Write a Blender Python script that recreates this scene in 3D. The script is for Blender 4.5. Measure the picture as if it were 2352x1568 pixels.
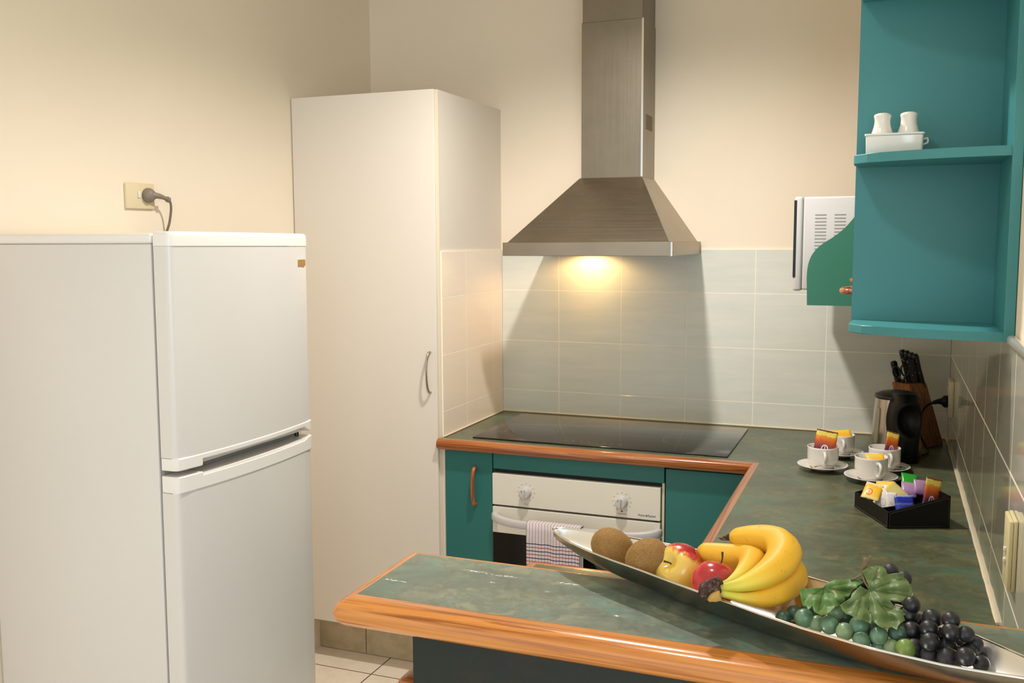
import bpy, bmesh, math, random
from mathutils import Vector, Matrix
import numpy as np
random.seed(4)
sc = bpy.context.scene
for o in list(bpy.data.objects): bpy.data.objects.remove(o)
C = sc.collection
V = Vector
PI = math.pi

# ------------------------------------------------------------------ camera
F, YAW, PIT, ROLL = 2210.82, 0.373995, 0.105818, -0.004822
CAM = V((1.46653, -3.62364, 1.60013))
W_, H_ = 2352, 1568
fw = V((-math.sin(YAW)*math.cos(PIT), math.cos(YAW)*math.cos(PIT), -math.sin(PIT)))
rt = V((math.cos(YAW), math.sin(YAW), 0)); up = rt.cross(fw)
RT = rt*math.cos(ROLL)+up*math.sin(ROLL); UP = -rt*math.sin(ROLL)+up*math.cos(ROLL)
cd = bpy.data.cameras.new('camera'); cam = bpy.data.objects.new('camera', cd); C.objects.link(cam)
cd.sensor_width = 36; cd.lens = F/W_*36; cd.clip_start = .02
M = Matrix((RT, UP, -fw)).transposed().to_4x4(); M.translation = CAM; cam.matrix_world = M
sc.camera = cam
# ------------------------------------------------------------------ light
sc.view_settings.view_transform = 'Standard'; sc.view_settings.look = 'None'
sc.view_settings.gamma = 1; sc.view_settings.use_curve_mapping = False
sc.view_settings.exposure = 0.0
w = bpy.data.worlds.new('room_light'); sc.world = w; w.use_nodes = True
w.node_tree.nodes['Background'].inputs[0].default_value = (.84, .925, 1.0, 1)
w.node_tree.nodes['Background'].inputs[1].default_value = 1.22
def lamp(name, kind, loc, energy, color, size=.05, target=None, spot=None, blend=.5, sy=None):
    l = bpy.data.lights.new(name, kind); l.energy = energy; l.color = color
    if kind == 'AREA':
        l.size = size
        if sy: l.shape = 'RECTANGLE'; l.size_y = sy
    else: l.shadow_soft_size = size
    if kind == 'SPOT': l.spot_size = math.radians(spot); l.spot_blend = blend
    o = bpy.data.objects.new(name, l); C.objects.link(o); o.location = loc
    if target: o.rotation_euler = (V(target)-V(loc)).to_track_quat('-Z', 'Y').to_euler()
    return o
WARM = (1.0, .96, .93)
lamp('kitchen_downlight', 'SPOT', (.70, -1.2, 2.62), 108, WARM, .045, (.70, -1.1, 0), 150, .8)
lamp('bar_downlight', 'SPOT', (.95, -2.45, 2.62), 22, WARM, .05, (.95, -2.4, 0), 150, .8)
lamp('rear_area_fill', 'AREA', (3.0, -5.8, 1.8), 66, (.78, .90, 1.0), 2.6, (.6, -1.0, 1.2), sy=1.8)  # unseen area light behind the camera, added as soft bluish fill
lamp('hood_lamp_light', 'SPOT', (.385, -.088, 1.5545), 5.2, (1.0, .62, .25), .018, (.385, -.08, .9), 170, .4)

# ------------------------------------------------------------------ helpers
def lin(c):
    return tuple(((x/255)/12.92 if x/255 <= .04045 else ((x/255+.055)/1.055)**2.4) for x in c)
def mat(name, rgb, rough=.5, metal=0, coat=0, spec=.5, **kw):
    m = bpy.data.materials.new(name); m.use_nodes = True
    b = m.node_tree.nodes['Principled BSDF']
    b.inputs['Base Color'].default_value = (*lin(rgb), 1)
    b.inputs['Roughness'].default_value = rough; b.inputs['Metallic'].default_value = metal
    b.inputs['Coat Weight'].default_value = coat; b.inputs['Coat Roughness'].default_value = .1
    b.inputs['Specular IOR Level'].default_value = spec
    for k, v in kw.items(): b.inputs[k.replace('_', ' ')].default_value = v
    return m
class NT:
    def __init__(s, m): s.m = m; s.t = m.node_tree; s.b = s.t.nodes['Principled BSDF']
    def n(s, typ, **kw):
        x = s.t.nodes.new(typ)
        for k, v in kw.items(): setattr(x, k, v)
        return x
    def l(s, a, b): s.t.links.new(a, b)
    def coord(s, scale=(1, 1, 1), which='Object', rot=(0, 0, 0)):
        c = s.n('ShaderNodeTexCoord'); mp = s.n('ShaderNodeMapping')
        mp.inputs['Scale'].default_value = scale; mp.inputs['Rotation'].default_value = rot
        s.l(c.outputs[which], mp.inputs['Vector']); return mp.outputs[0]
    def noise(s, vec, scale=5, detail=4, rough=.5, dist=0):
        x = s.n('ShaderNodeTexNoise'); x.inputs['Scale'].default_value = scale
        x.inputs['Detail'].default_value = detail; x.inputs['Roughness'].default_value = rough
        x.inputs['Distortion'].default_value = dist
        if vec: s.l(vec, x.inputs['Vector'])
        return x.outputs[0]
    def ramp(s, fac, stops):
        r = s.n('ShaderNodeValToRGB'); e = r.color_ramp.elements
        while len(e) < len(stops): e.new(.5)
        for i, (p, c) in enumerate(stops):
            e[i].position = p; e[i].color = (*lin(c), 1) if len(c) == 3 else c
        s.l(fac, r.inputs[0]); return r.outputs[0]
    def mix(s, f, a, b, mode='MIX'):
        x = s.n('ShaderNodeMix', data_type='RGBA', blend_type=mode)
        for sock, v in ((x.inputs[0], f), (x.inputs[6], a), (x.inputs[7], b)):
            if hasattr(v, 'links'): s.l(v, sock)
            elif isinstance(v, (int, float)): sock.default_value = v
            else: sock.default_value = (*lin(v), 1)
        return x.outputs[2]
    def math(s, op, a, b=None, c=None):
        x = s.n('ShaderNodeMath', operation=op)
        for sock, v in zip(x.inputs, (a, b, c)):
            if v is None: continue
            if hasattr(v, 'links'): s.l(v, sock)
            else: sock.default_value = v
        return x.outputs[0]
    def sep(s, vec):
        x = s.n('ShaderNodeSeparateXYZ'); s.l(vec, x.inputs[0]); return x.outputs
    def col(s, c): s.l(c, s.b.inputs['Base Color'])
    def bump(s, h, strength=.2, dist=.002):
        x = s.n('ShaderNodeBump'); x.inputs['Strength'].default_value = strength; x.inputs['Distance'].default_value = dist
        s.l(h, x.inputs['Height']); s.l(x.outputs[0], s.b.inputs['Normal'])
    def rough(s, v): s.l(v, s.b.inputs['Roughness'])
    def mrange(s, v, a, b):
        x = s.n('ShaderNodeMapRange'); s.l(v, x.inputs[0]); x.inputs[3].default_value = a; x.inputs[4].default_value = b
        return x.outputs[0]

def paint(name, rgb, rough=.6, bump=.05, spec=.3):
    m = mat(name, rgb, rough, spec=spec); t = NT(m); v = t.coord()
    n = t.noise(v, 2.5, 4); k = tuple(max(0, c-7) for c in rgb)
    t.col(t.mix(n, k, rgb)); t.bump(t.noise(v, 220, 3), bump, .001); return m
def laminate(name, base, warm, cool, s=1.0, rough=.3, marks=True):
    m = mat(name, base, rough, spec=.5); t = NT(m); v = t.coord()
    vs = t.coord((1, 1.6, 1))
    n1 = t.noise(v, 13*s, 9, .68, .35); n2 = t.noise(vs, 4.5*s, 6, .6, .8); n3 = t.noise(v, 60*s, 5, .6)
    c = t.ramp(n1, [(.38, cool), (.46, base), (.52, tuple(int(x*.86) for x in base)), (.58, warm), (.68, base)])
    dark = tuple(int(x*.72) for x in base)
    c = t.mix(t.ramp(n2, [(.44, (0, 0, 0)), (.56, (255, 255, 255))]), c, t.mix(.62, c, dark))
    c = t.mix(t.ramp(n3, [(.45, (0, 0, 0)), (.8, (110, 110, 110))]), c, tuple(min(255, x+32) for x in base))
    if marks:
        n4 = t.noise(t.coord((1, 3.2, 1)), 24, 6, .7, .5)
        c = t.mix(t.ramp(n4, [(.715, (0, 0, 0)), (.75, (150, 150, 150))]), c, (205, 214, 205))
    t.col(c); t.rough(t.mrange(n3, rough-.06, rough+.12)); return m
def wood(name, axis, a=(190, 118, 48), b=(146, 78, 24), rough=.22):
    m = mat(name, a, rough, coat=.5)
    sc_ = [70, 70, 70]; sc_[axis] = 1.6
    t = NT(m); v = t.coord(tuple(sc_))
    n = t.noise(v, 1, 5, .55, 1.1)
    s2 = [260, 260, 260]; s2[axis] = 9
    n2 = t.noise(t.coord(tuple(s2)), 1, 3)
    c = t.ramp(n, [(.34, b), (.44, a), (.56, tuple(min(255, x+16) for x in a)), (.62, b), (.68, a)])
    c = t.mix(t.ramp(n2, [(.55, (0, 0, 0)), (.75, (90, 90, 90))]), c, tuple(int(x*.7) for x in b))
    t.col(c); return m
def steel(name, rgb=(176, 168, 156), rough=.34, axis=0, streak=.10, aniso=.0):
    m = mat(name, rgb, rough, metal=1); t = NT(m)
    s = [300, 300, 300]; s[axis] = 3
    n = t.noise(t.coord(tuple(s)), 1, 2); n2 = t.noise(t.coord(), 7, 5, .6)
    t.rough(t.mrange(n, rough-streak, rough+streak))
    t.col(t.mix(n2, rgb, tuple(int(x*.86) for x in rgb))); return m

MT = {}
MT['wall'] = paint('cream_wall_paint', (246, 230, 206), .62)
MT['ceil'] = paint('ceiling_paint', (240, 232, 214), .7)
MT['white_lam'] = paint('white_laminate', (228, 218, 204), .38, .01, .5)
MT['carcass'] = paint('cream_carcass_edge', (222, 206, 178), .5, .01)
MT['fridge'] = paint('fridge_enamel', (214, 208, 200), .26, .03, .5)
MT['fridge_trim'] = mat('fridge_plastic', (226, 220, 212), .3)
MT['white_plastic'] = mat('white_plastic', (198, 192, 188), .35)
MT['oven_white'] = mat('oven_enamel', (226, 218, 202), .3)
MT['ceramic'] = mat('white_ceramic', (232, 226, 216), .12, coat=.4)
MT['cream_plastic'] = mat('cream_plastic', (222, 208, 160), .4)
MT['switch_plate'] = mat('pale_switch_plastic', (226, 208, 170), .4)
MT['grey_plastic'] = mat('grey_plug_plastic', (132, 118, 104), .5)
MT['gasket'] = mat('grey_gasket', (150, 145, 140), .7)
MT['black'] = mat('black_plastic', (14, 13, 13), .32)
MT['black_soft'] = mat('black_satin', (9, 9, 9), .42, spec=.25)
MT['dark'] = mat('dark_gap', (10, 10, 14), .6)
MT['teal'] = paint('teal_door_laminate', (44, 110, 104), .42, .02, .4)
MT['teal_unit'] = paint('teal_board_daylight_tint', (66, 136, 138), .42, .02, .4)  # bluer, lighter teal than the doors: daylight on the unit put into the colour
MT['green_board'] = paint('green_painted_board', (56, 118, 96), .45, .02, .4)
MT['lam'] = laminate('green_stone_laminate', (94, 100, 74), (110, 104, 74), (72, 98, 78))
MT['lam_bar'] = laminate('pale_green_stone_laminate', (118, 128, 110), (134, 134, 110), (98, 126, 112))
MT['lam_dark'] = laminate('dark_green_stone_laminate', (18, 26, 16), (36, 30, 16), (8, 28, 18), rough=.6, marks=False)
MT['wood_x'] = wood('honey_timber_lengthwise', 0); MT['wood_y'] = wood('honey_timber_crosswise', 1)
MT['wood_x2'] = wood('brown_timber_lengthwise', 0, (166, 94, 40), (124, 60, 20)); MT['wood_y2'] = wood('brown_timber_crosswise', 1, (160, 98, 58), (130, 74, 42), .4)
MT['wood_z'] = wood('brown_timber_handle', 2, (166, 92, 42), (128, 64, 26), .3)
MT['block'] = wood('knife_block_timber', 2, (150, 88, 36), (112, 60, 22), .5)
MT['steel'] = steel('brushed_steel', (170, 158, 140), .36, 0)
MT['steel_z'] = steel('brushed_steel_upright', (150, 140, 124), .34, 2)
MT['steel_smooth'] = steel('satin_steel', (200, 192, 182), .22, 2, .05)
MT['bowl_in'] = mat('polished_steel', (244, 242, 238), .24, metal=1)
MT['bowl_out'] = steel('bowl_brushed_steel', (176, 170, 158), .24, 0, .06)
MT['chrome'] = mat('chrome', (225, 222, 215), .12, metal=1)
MT['nickel'] = mat('brushed_nickel', (178, 168, 152), .3, metal=1)
MT['gold_badge'] = mat('brass_badge', (196, 164, 112), .28, metal=1)
MT['glass_black'] = mat('black_ceramic_glass', (26, 22, 20), .07, coat=.3)
MT['oven_glass'] = mat('dark_oven_glass', (10, 9, 8), .1)
MT['ring'] = mat('grey_printed_ring', (120, 112, 106), .3)
MT['grey_ink'] = mat('grey_ink', (120, 114, 108), .6); MT['blue_ink'] = mat('blue_ink', (52, 58, 128), .5)
MT['red_ink'] = mat('dark_red_lens', (110, 20, 24), .2)
MT['silicone'] = mat('cream_silicone', (222, 206, 176), .4)
MT['filter'] = mat('hood_filter', (120, 116, 108), .45, metal=.9)
MT['label_grey'] = mat('grey_rating_label', (112, 96, 76), .6)
lm = mat('hood_lamp_lens', (255, 220, 160), .4); lm.node_tree.nodes['Principled BSDF'].inputs['Emission Color'].default_value = (1, .7, .35, 1)
lm.node_tree.nodes['Principled BSDF'].inputs['Emission Strength'].default_value = 6; MT['lamp'] = lm
def tile_mat(name, a, b, rough=.16, streak_axis=0):
    m = mat(name, a, rough, coat=.2); t = NT(m); s = [22, 22, 22]; s[streak_axis] = 3.0
    n = t.noise(t.coord(tuple(s)), 1.4, 5, .6, .4); n2 = t.noise(t.coord(), 3, 3)
    c = t.mix(t.ramp(n, [(.35, (0, 0, 0)), (.7, (255, 255, 255))]), a, b)
    t.col(t.mix(t.mrange(n2, 0, .4), c, a)); return m
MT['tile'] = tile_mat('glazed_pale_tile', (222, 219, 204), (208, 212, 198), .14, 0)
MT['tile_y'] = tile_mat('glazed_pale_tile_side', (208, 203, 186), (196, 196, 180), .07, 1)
MT['tile_side'] = tile_mat('glazed_tile_warm_light', (248, 228, 206), (242, 226, 206), .18, 1)  # pale tile with the warm pinkish light painted into its colour
MT['grout'] = paint('cream_grout', (250, 240, 220), .7, .02)
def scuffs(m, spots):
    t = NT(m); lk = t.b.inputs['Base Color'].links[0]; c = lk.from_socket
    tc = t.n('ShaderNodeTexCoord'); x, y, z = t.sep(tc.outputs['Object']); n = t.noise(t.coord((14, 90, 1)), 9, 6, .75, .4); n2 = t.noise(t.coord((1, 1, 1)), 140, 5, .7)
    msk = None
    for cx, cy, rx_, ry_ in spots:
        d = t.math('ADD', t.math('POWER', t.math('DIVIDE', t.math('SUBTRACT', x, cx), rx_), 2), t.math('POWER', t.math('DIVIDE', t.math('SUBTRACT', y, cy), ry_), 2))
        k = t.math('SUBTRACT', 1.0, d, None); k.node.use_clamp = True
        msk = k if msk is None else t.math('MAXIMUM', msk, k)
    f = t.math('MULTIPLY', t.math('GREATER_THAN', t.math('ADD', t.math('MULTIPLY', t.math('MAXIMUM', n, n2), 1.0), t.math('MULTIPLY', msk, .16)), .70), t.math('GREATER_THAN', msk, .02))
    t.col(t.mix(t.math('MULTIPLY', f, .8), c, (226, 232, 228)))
# floor and kick tiles
def floor_mat():
    m = mat('beige_floor_tile', (206, 184, 152), .3); t = NT(m)
    tc = t.n('ShaderNodeTexCoord'); x, y, z = t.sep(tc.outputs['Object'])
    S = .33
    def line(v, off):
        f = t.math('FRACT', t.math('DIVIDE', t.math('ADD', v, off+10*S), S))
        d = t.math('MINIMUM', f, t.math('SUBTRACT', 1.0, f)); return t.math('LESS_THAN', d, .0075)
    g = t.math('MAXIMUM', line(x, .381), line(y, .544))
    n = t.noise(t.coord((1, 1, 1)), 14, 6, .6, .8)
    c = t.ramp(n, [(.3, (238, 222, 198)), (.55, (246, 232, 212)), (.75, (240, 226, 204))])
    t.col(t.mix(g, c, (96, 78, 72))); return m
MT['floor'] = floor_mat()
def kick_mat():
    m = mat('kick_tile', (196, 180, 148), .32); t = NT(m)
    n = t.noise(t.coord((1, 1, 1)), 16, 6, .6, .8)
    t.col(t.ramp(n, [(.3, (176, 160, 126)), (.6, (198, 182, 150)), (.8, (186, 172, 140))])); return m
MT['kick'] = kick_mat()

# ---- object creation
def mesh_obj(name, bm, m, smooth=False, loc=None, parent=None):
    bmesh.ops.recalc_face_normals(bm, faces=bm.faces)
    me = bpy.data.meshes.new(name); bm.to_mesh(me); bm.free()
    ms = m if isinstance(m, (list, tuple)) else [m]
    for x in ms: me.materials.append(MT[x] if isinstance(x, str) else x)
    o = bpy.data.objects.new(name, me); C.objects.link(o)
    base = V((0, 0, 0))
    if parent is not None:
        base = world_loc(parent); o.parent = parent
        rot = parent.get('_r')
        me.transform(Matrix.Translation(-base))
    else:
        if loc is None:
            co = [v.co for v in me.vertices]
            loc = V(((min(c.x for c in co)+max(c.x for c in co))/2, (min(c.y for c in co)+max(c.y for c in co))/2, min(c.z for c in co)))
        me.transform(Matrix.Translation(-V(loc))); o.location = loc
    if smooth:
        for p in me.polygons: p.use_smooth = True
        if smooth != 'all': me.set_sharp_from_angle(angle=math.radians(40 if smooth is True else smooth))
    return o
def world_loc(o):
    p = V((0, 0, 0))
    while o is not None:
        p += V(o.location); o = o.parent
    return p
def thing(name, label, cat, loc, group=None):
    o = bpy.data.objects.new(name, None); C.objects.link(o); o.location = loc
    o.empty_display_size = .05
    return tag(o, label, cat, group)
def tag(o, label=None, cat=None, group=None, kind=None):
    if label: o['label'] = label
    if cat: o['category'] = cat
    if group: o['group'] = group
    if kind: o['kind'] = kind
    return o
def copy_tree(o, parent=None):
    c = o.copy(); C.objects.link(c)
    if parent is not None: c.parent = parent
    for ch in [x for x in bpy.data.objects if x.parent == o]: copy_tree(ch, c)
    return c
def box(bm, x0, x1, y0, y1, z0, z1, bev=0, seg=2):
    r = bmesh.ops.create_cube(bm, size=1)
    vs = r['verts']
    for v in vs:
        v.co = V((x0 if v.co.x < 0 else x1, y0 if v.co.y < 0 else y1, z0 if v.co.z < 0 else z1))
    if bev:
        es = list({e for v in vs for e in v.link_edges})
        bmesh.ops.bevel(bm, geom=es, offset=bev, segments=seg, profile=.5, affect='EDGES')
    return vs
def B(*a, **k):
    bm = bmesh.new(); box(bm, *a, **k); return bm
def prism(bm, pts, vec):
    """closed polygon pts (3D) extruded by vec"""
    a = [bm.verts.new(p) for p in pts]; b = [bm.verts.new(V(p)+V(vec)) for p in pts]
    bm.faces.new(a); bm.faces.new(b[::-1]); n = len(a)
    for i in range(n): bm.faces.new((a[i], a[(i+1) % n], b[(i+1) % n], b[i]))
def rings(bm, rs, closed_ring=True, cap=True):
    vr = [[bm.verts.new(p) for p in r] for r in rs]
    for a, b in zip(vr, vr[1:]):
        n = len(a)
        for i in range(n if closed_ring else n-1):
            j = (i+1) % n
            bm.faces.new((a[i], a[j], b[j], b[i]))
    if cap and closed_ring:
        bm.faces.new(vr[0]); bm.faces.new(vr[-1][::-1])
    return vr
def lathe(bm, prof, c=(0, 0, 0), seg=40, axis=None, cap=False):
    """prof: list of (r,h)."""
    c = V(c); ax = V(axis or (0, 0, 1)).normalized()
    u = ax.orthogonal().normalized(); v = ax.cross(u)
    rs = []
    for r, h in prof:
        r = max(r, 1e-5)
        rs.append([c+ax*h+(u*math.cos(2*PI*k/seg)+v*math.sin(2*PI*k/seg))*r for k in range(seg)])
    rings(bm, rs, True, cap)
    bmesh.ops.remove_doubles(bm, verts=bm.verts, dist=2e-5)
def spline(pts, n=8):
    P = [V(p) for p in pts]; P = [2*P[0]-P[1]]+P+[2*P[-1]-P[-2]]; out = []
    for i in range(1, len(P)-2):
        a, b, c, d = P[i-1:i+3]
        for k in range(n):
            t = k/n
            out.append(.5*((2*b)+(c-a)*t+(2*a-5*b+4*c-d)*t*t+(3*b-a-3*c+d)*t**3))
    out.append(P[-2]); return out
def lerp_list(v, m):
    n = len(v); out = []
    for i in range(m):
        t = i/(m-1)*(n-1); k = min(int(t), n-2); f = t-k
        f = f*f*(3-2*f) if False else f
        out.append(v[k]*(1-f)+v[k+1]*f)
    return out
def tube(bm, pts, rad, seg=12, shape=None, cap=True, smooth_n=None):
    P = spline(pts, smooth_n) if smooth_n else [V(p) for p in pts]
    R = lerp_list(rad, len(P)) if isinstance(rad, (list, tuple)) else [rad]*len(P)
    n = len(P); rs = []; up_ = None
    for i in range(n):
        t = (P[min(i+1, n-1)]-P[max(i-1, 0)]).normalized()
        if up_ is None: up_ = t.orthogonal().normalized()
        up_ = (up_-t*up_.dot(t)).normalized(); s = t.cross(up_)
        rr = []
        for k in range(seg):
            a = 2*PI*k/seg; q = shape(a, i/(n-1)) if shape else 1
            rr.append(P[i]+(up_*math.cos(a)+s*math.sin(a))*R[i]*q)
        rs.append(rr)
    return rings(bm, rs, True, cap)
def ray(px, py): return fw+RT*((px-W_/2)/F)-UP*((py-H_/2)/F)
def at(px, py, t): return CAM+ray(px, py)*t
def atz(px, py, z):
    d = ray(px, py); return CAM+d*((z-CAM.z)/d.z)
def aty(px, py, y):
    d = ray(px, py); return CAM+d*((y-CAM.y)/d.y)

XL, XR, HC, ZB = -.5855, 1.6776, .90, 1.05
ZT, Z1, Z2, Z3 = 1.5587, 1.3976, 1.1943, .993
ROOMY = -4.9
# ------------------------------------------------------------------ room shell
def struct(name, bm, m): o = mesh_obj(name, bm, m); tag(o, kind='structure'); return o
struct('floor', B(XL-.1, 4.2, ROOMY, .1, -.08, 0), 'floor')
struct('ceiling', B(XL-.1, 4.2, ROOMY, .1, 2.68, 2.76), 'ceil')
wb = struct('wall_back', B(XL-.1, XR+.1, 0, .1, 0, 2.68), 'wall')
struct('wall_left', B(XL-.1, XL, ROOMY, 0, 0, 2.68), 'wall')
wr = struct('wall_right', B(XR, XR+.1, -2.66, 0, 0, 2.68), 'wall')
def tiles(name, parent, fix, axis, us, zs, m, th=.006, sign=1, gap=.0025):
    """axis: 'x' wall normal -y at y=fix; 'y' wall plane x=fix, normal sign"""
    bm = bmesh.new()
    for u0, u1 in zip(us, us[1:]):
        for z0, z1 in zip(zs, zs[1:]):
            a, b, c, d = u0+gap/2, u1-gap/2, z0+gap/2, z1-gap/2
            if axis == 'x': box(bm, a, b, fix-th, fix-.0005, c, d, .0006, 1)
            else:
                p, q = sorted((fix+sign*.0005, fix+sign*th)); box(bm, p, q, a, b, c, d, .0006, 1)
    t = mesh_obj(name, bm, m, parent=parent)
    bm = bmesh.new()
    if axis == 'x': box(bm, us[0], us[-1], fix-th+.0003, fix-.0003, zs[0], zs[-1])
    else:
        p, q = sorted((fix+sign*.0003, fix+sign*(th-.0003))); box(bm, p, q, us[0], us[-1], zs[0], zs[-1])
    mesh_obj('grout', bm, 'grout', parent=t); return t
xs = [0.007]+[.2476+.2531*k for k in range(6)]+[XR-.007]
tiles('tile_splashback', wb, 0, 'x', xs, [HC, Z3, Z2, Z1, ZT], 'tile')
ys = [-2.659]+[-1.293-.2531*k for k in range(5, -1, -1)]+[-1.04, -.787, -.534, -.281, -.007]
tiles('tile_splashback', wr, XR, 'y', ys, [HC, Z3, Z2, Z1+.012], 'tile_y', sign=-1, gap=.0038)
bm = bmesh.new(); box(bm, .007, XR-.007, -.0115, -.006, HC+.0002, HC+.007, .002, 1)
mesh_obj('silicone_bead', bm, 'silicone', parent=wb)
bm = bmesh.new(); tube(bm, [(XR-.0085, y, HC+.003+.0008*math.sin(y*31)) for y in np.linspace(-1.74, -.01, 40)], [.003+.0012*abs(math.sin(k*1.9)) for k in range(40)], 6)
mesh_obj('silicone_bead', bm, 'silicone', True, parent=wr)
bm = bmesh.new(); box(bm, XR-.016, XR-.0005, -2.66, -1.735, 1.4105, 1.428, .006, 3)
tr = mesh_obj('trim_1', bm, 'ceramic', True); tag(tr, kind='structure')

# ------------------------------------------------------------------ pantry
t = thing('pantry_cabinet', 'tall white laminate pantry cupboard in the corner beside the stove', 'cupboard', (XL/2, -.3, 0))
mesh_obj('body', B(XL+.001, 0, -.572, -.0005, .156, 2.1125, bev=.001, seg=1), 'white_lam', parent=t)
mesh_obj('side_edging', B(-.012, .0015, -.5755, -.5725, .156, 2.1125), 'carcass', parent=t)
d = mesh_obj('door', B(XL+.004, -.008, -.592, -.5745, .158, 2.1125, bev=.0015), 'white_lam', parent=t)
bm = bmesh.new(); pts = [(-.034, -.592, 1.205), (-.034, -.606, 1.202), (-.034, -.6185, 1.18), (-.034, -.6245, 1.134), (-.034, -.6185, 1.088), (-.034, -.606, 1.066), (-.034, -.592, 1.062)]
tube(bm, pts, [.0048, .0046, .0038, .0034, .0038, .0046, .0048], 12, smooth_n=6)
tag(mesh_obj('handle', bm, 'nickel', 'all', parent=d), 'satin metal bow handle')
kb = bmesh.new()
for a, b in ((XL+.001, -.3805), (-.3775, -.0505), (-.0475, -.002)): box(kb, a, b, -.488, -.48, .002, .154, .001, 1)
mesh_obj('kick_plate', kb, 'kick', parent=t)
tiles('tile_splashback', t, 0, 'y', [-.5724, -.3641, -.1110, -.007], [HC, Z3, Z2, Z1, ZT], 'tile_side', sign=1)
mesh_obj('silicone_bead', B(.006, .0115, -.572, -.0116, HC+.0002, HC+.006, bev=.002, seg=1), 'silicone', parent=t)

# ------------------------------------------------------------------ worktops
def edging(path, ds, T, ztop, mats, thing_, name='edging', rc=.018, na=6):
    """bullnose along an axis-aligned path (outside on the left of travel), one part per segment, ds = width of each."""
    P = [V((*p, 0)) for p in path]; n = len(P); r = T/2
    if not isinstance(ds, (list, tuple)): ds = [ds]*(n-1)
    def prof(d):
        q = [(0, ztop), (max(d-r, .0005), ztop)]
        for k in range(1, 13):
            a = PI/2-PI*k/12; q.append((max(d-r, .0005)+min(r, d-.0005)*math.cos(a), ztop-r+r*math.sin(a)))
        return q+[(0, ztop-T)]
    PR = [prof(d) for d in ds]; nor = []
    for a, b in zip(P, P[1:]):
        t_ = (b-a).normalized(); nor.append(V((-t_.y, t_.x, 0)))
    def corner(i, a0, a1):
        nA, nB = nor[i-1], nor[i]; convex = (nA.x*nB.y-nA.y*nB.x) > 0 if False else ((P[i]-P[i-1]).cross(P[i+1]-P[i]).z < 0)
        out = []
        for k in range(na+1 if convex else 1):
            th = (a0+(a1-a0)*k/na) if convex else 0; ring = []
            for (oA, z), (oB, _) in zip(PR[i-1], PR[i]):
                rho = min(oA, oB, rc) if convex else 0
                q = P[i]+nA*(oA-rho)+nB*(oB-rho)+(nA*math.cos(th)+nB*math.sin(th))*rho
                ring.append(V((q.x, q.y, z)))
            out.append(ring)
        return out
    segs = []
    for i in range(n-1):
        rs = [[V((*(P[i]+nor[i]*o).xy, z)) for o, z in PR[i]]] if i == 0 else corner(i, PI/4, PI/2)
        rs += [[V((*(P[-1]+nor[i]*o).xy, z)) for o, z in PR[i]]] if i == n-2 else corner(i+1, 0, PI/4)
        bm = bmesh.new(); rings(bm, rs); dd = P[i+1]-P[i]
        bmesh.ops.remove_doubles(bm, verts=bm.verts, dist=1e-6)
        segs.append(mesh_obj(name, bm, mats[0] if abs(dd.x) > abs(dd.y) else mats[1], 50, parent=thing_))
    return segs
t = thing('worktop', 'green stone-look laminate kitchen worktop with brown timber edge below the tiles', 'worktop', (1.39, -.9, .862))
TW = .038
bm = bmesh.new(); X1, Y1, YF, YB, XE = 1.105, -.5856, -1.722, -2.283, .774
poly = [(.0015, -.001), (XR-.001, -.001), (XR-.001, YB), (XE, YB), (XE, YF), (X1, YF), (X1, Y1), (.0015, Y1)]
prism(bm, [(x, y, HC-TW) for x, y in poly], (0, 0, TW))
mesh_obj('top', bm, 'lam', parent=t)
edging([(-.004, Y1), (X1, Y1), (X1, YF), (XE, YF), (XE, YB), (1.66, YB)][::-1], .029, TW, HC, ('wood_x2', 'wood_y2'), t, rc=.010)

t = thing('breakfast_bar', 'raised narrow breakfast bar with pale green laminate top and honey timber bullnose edge', 'bar counter', (1.2, -2.26, .0))
TB = .042; bx, bf, bb = .7075, -2.359, -2.150
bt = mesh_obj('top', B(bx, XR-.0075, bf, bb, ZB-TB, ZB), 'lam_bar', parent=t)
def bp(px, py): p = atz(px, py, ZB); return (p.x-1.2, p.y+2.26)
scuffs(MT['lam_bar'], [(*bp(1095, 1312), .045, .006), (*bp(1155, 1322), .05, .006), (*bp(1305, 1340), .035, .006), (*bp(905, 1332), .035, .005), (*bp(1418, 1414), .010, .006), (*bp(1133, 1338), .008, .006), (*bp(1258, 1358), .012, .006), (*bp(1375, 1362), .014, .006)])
E0 = XR-.0075
edging([(E0, bf), (bx, bf), (bx, bb), (E0, bb)], [.0415, .0265, .0235], TB, ZB, ('wood_x', 'wood_y'), t)
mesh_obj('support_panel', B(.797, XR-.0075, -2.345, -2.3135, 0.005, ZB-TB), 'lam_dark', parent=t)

# ------------------------------------------------------------------ base cabinets
def bow_handle(parent, p0, p1, out, r0=.0065, m='wood_z', name='handle'):
    p0, p1, out = V(p0), V(p1), V(out); bm = bmesh.new()
    pts = [p0, p0+out*.55+(p1-p0)*.03, p0.lerp(p1, .2)+out*.93, p0.lerp(p1, .5)+out*1.05, p0.lerp(p1, .8)+out*.93, p1+out*.55-(p1-p0)*.03, p1]
    tube(bm, pts, [r0*1.1, r0*1.05, r0, r0, r0, r0*1.05, r0*1.1], 12, smooth_n=6)
    return mesh_obj(name, bm, m, 'all', parent=parent)
t = thing('base_cabinet', 'narrow teal base cupboard with curved timber handle between pantry and oven', 'cupboard', (.1, -.3, 0))
mesh_obj('body', B(.002, .193, -.562, -.02, .13, .861), 'white_lam', parent=t)
mesh_obj('filler_strip', B(.0018, .012, -.5755, -.563, .13, .861), 'white_lam', parent=t)
d = mesh_obj('door', B(.0145, .196, -.582, -.564, .135, .861, bev=.0018), 'teal', parent=t)
bow_handle(d, (.132, -.582, .803), (.132, -.582, .672), (0, -.026, 0))
mesh_obj('kick_plate', B(.002, .193, -.50, -.49, .002, .13), 'kick', parent=t)
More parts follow.
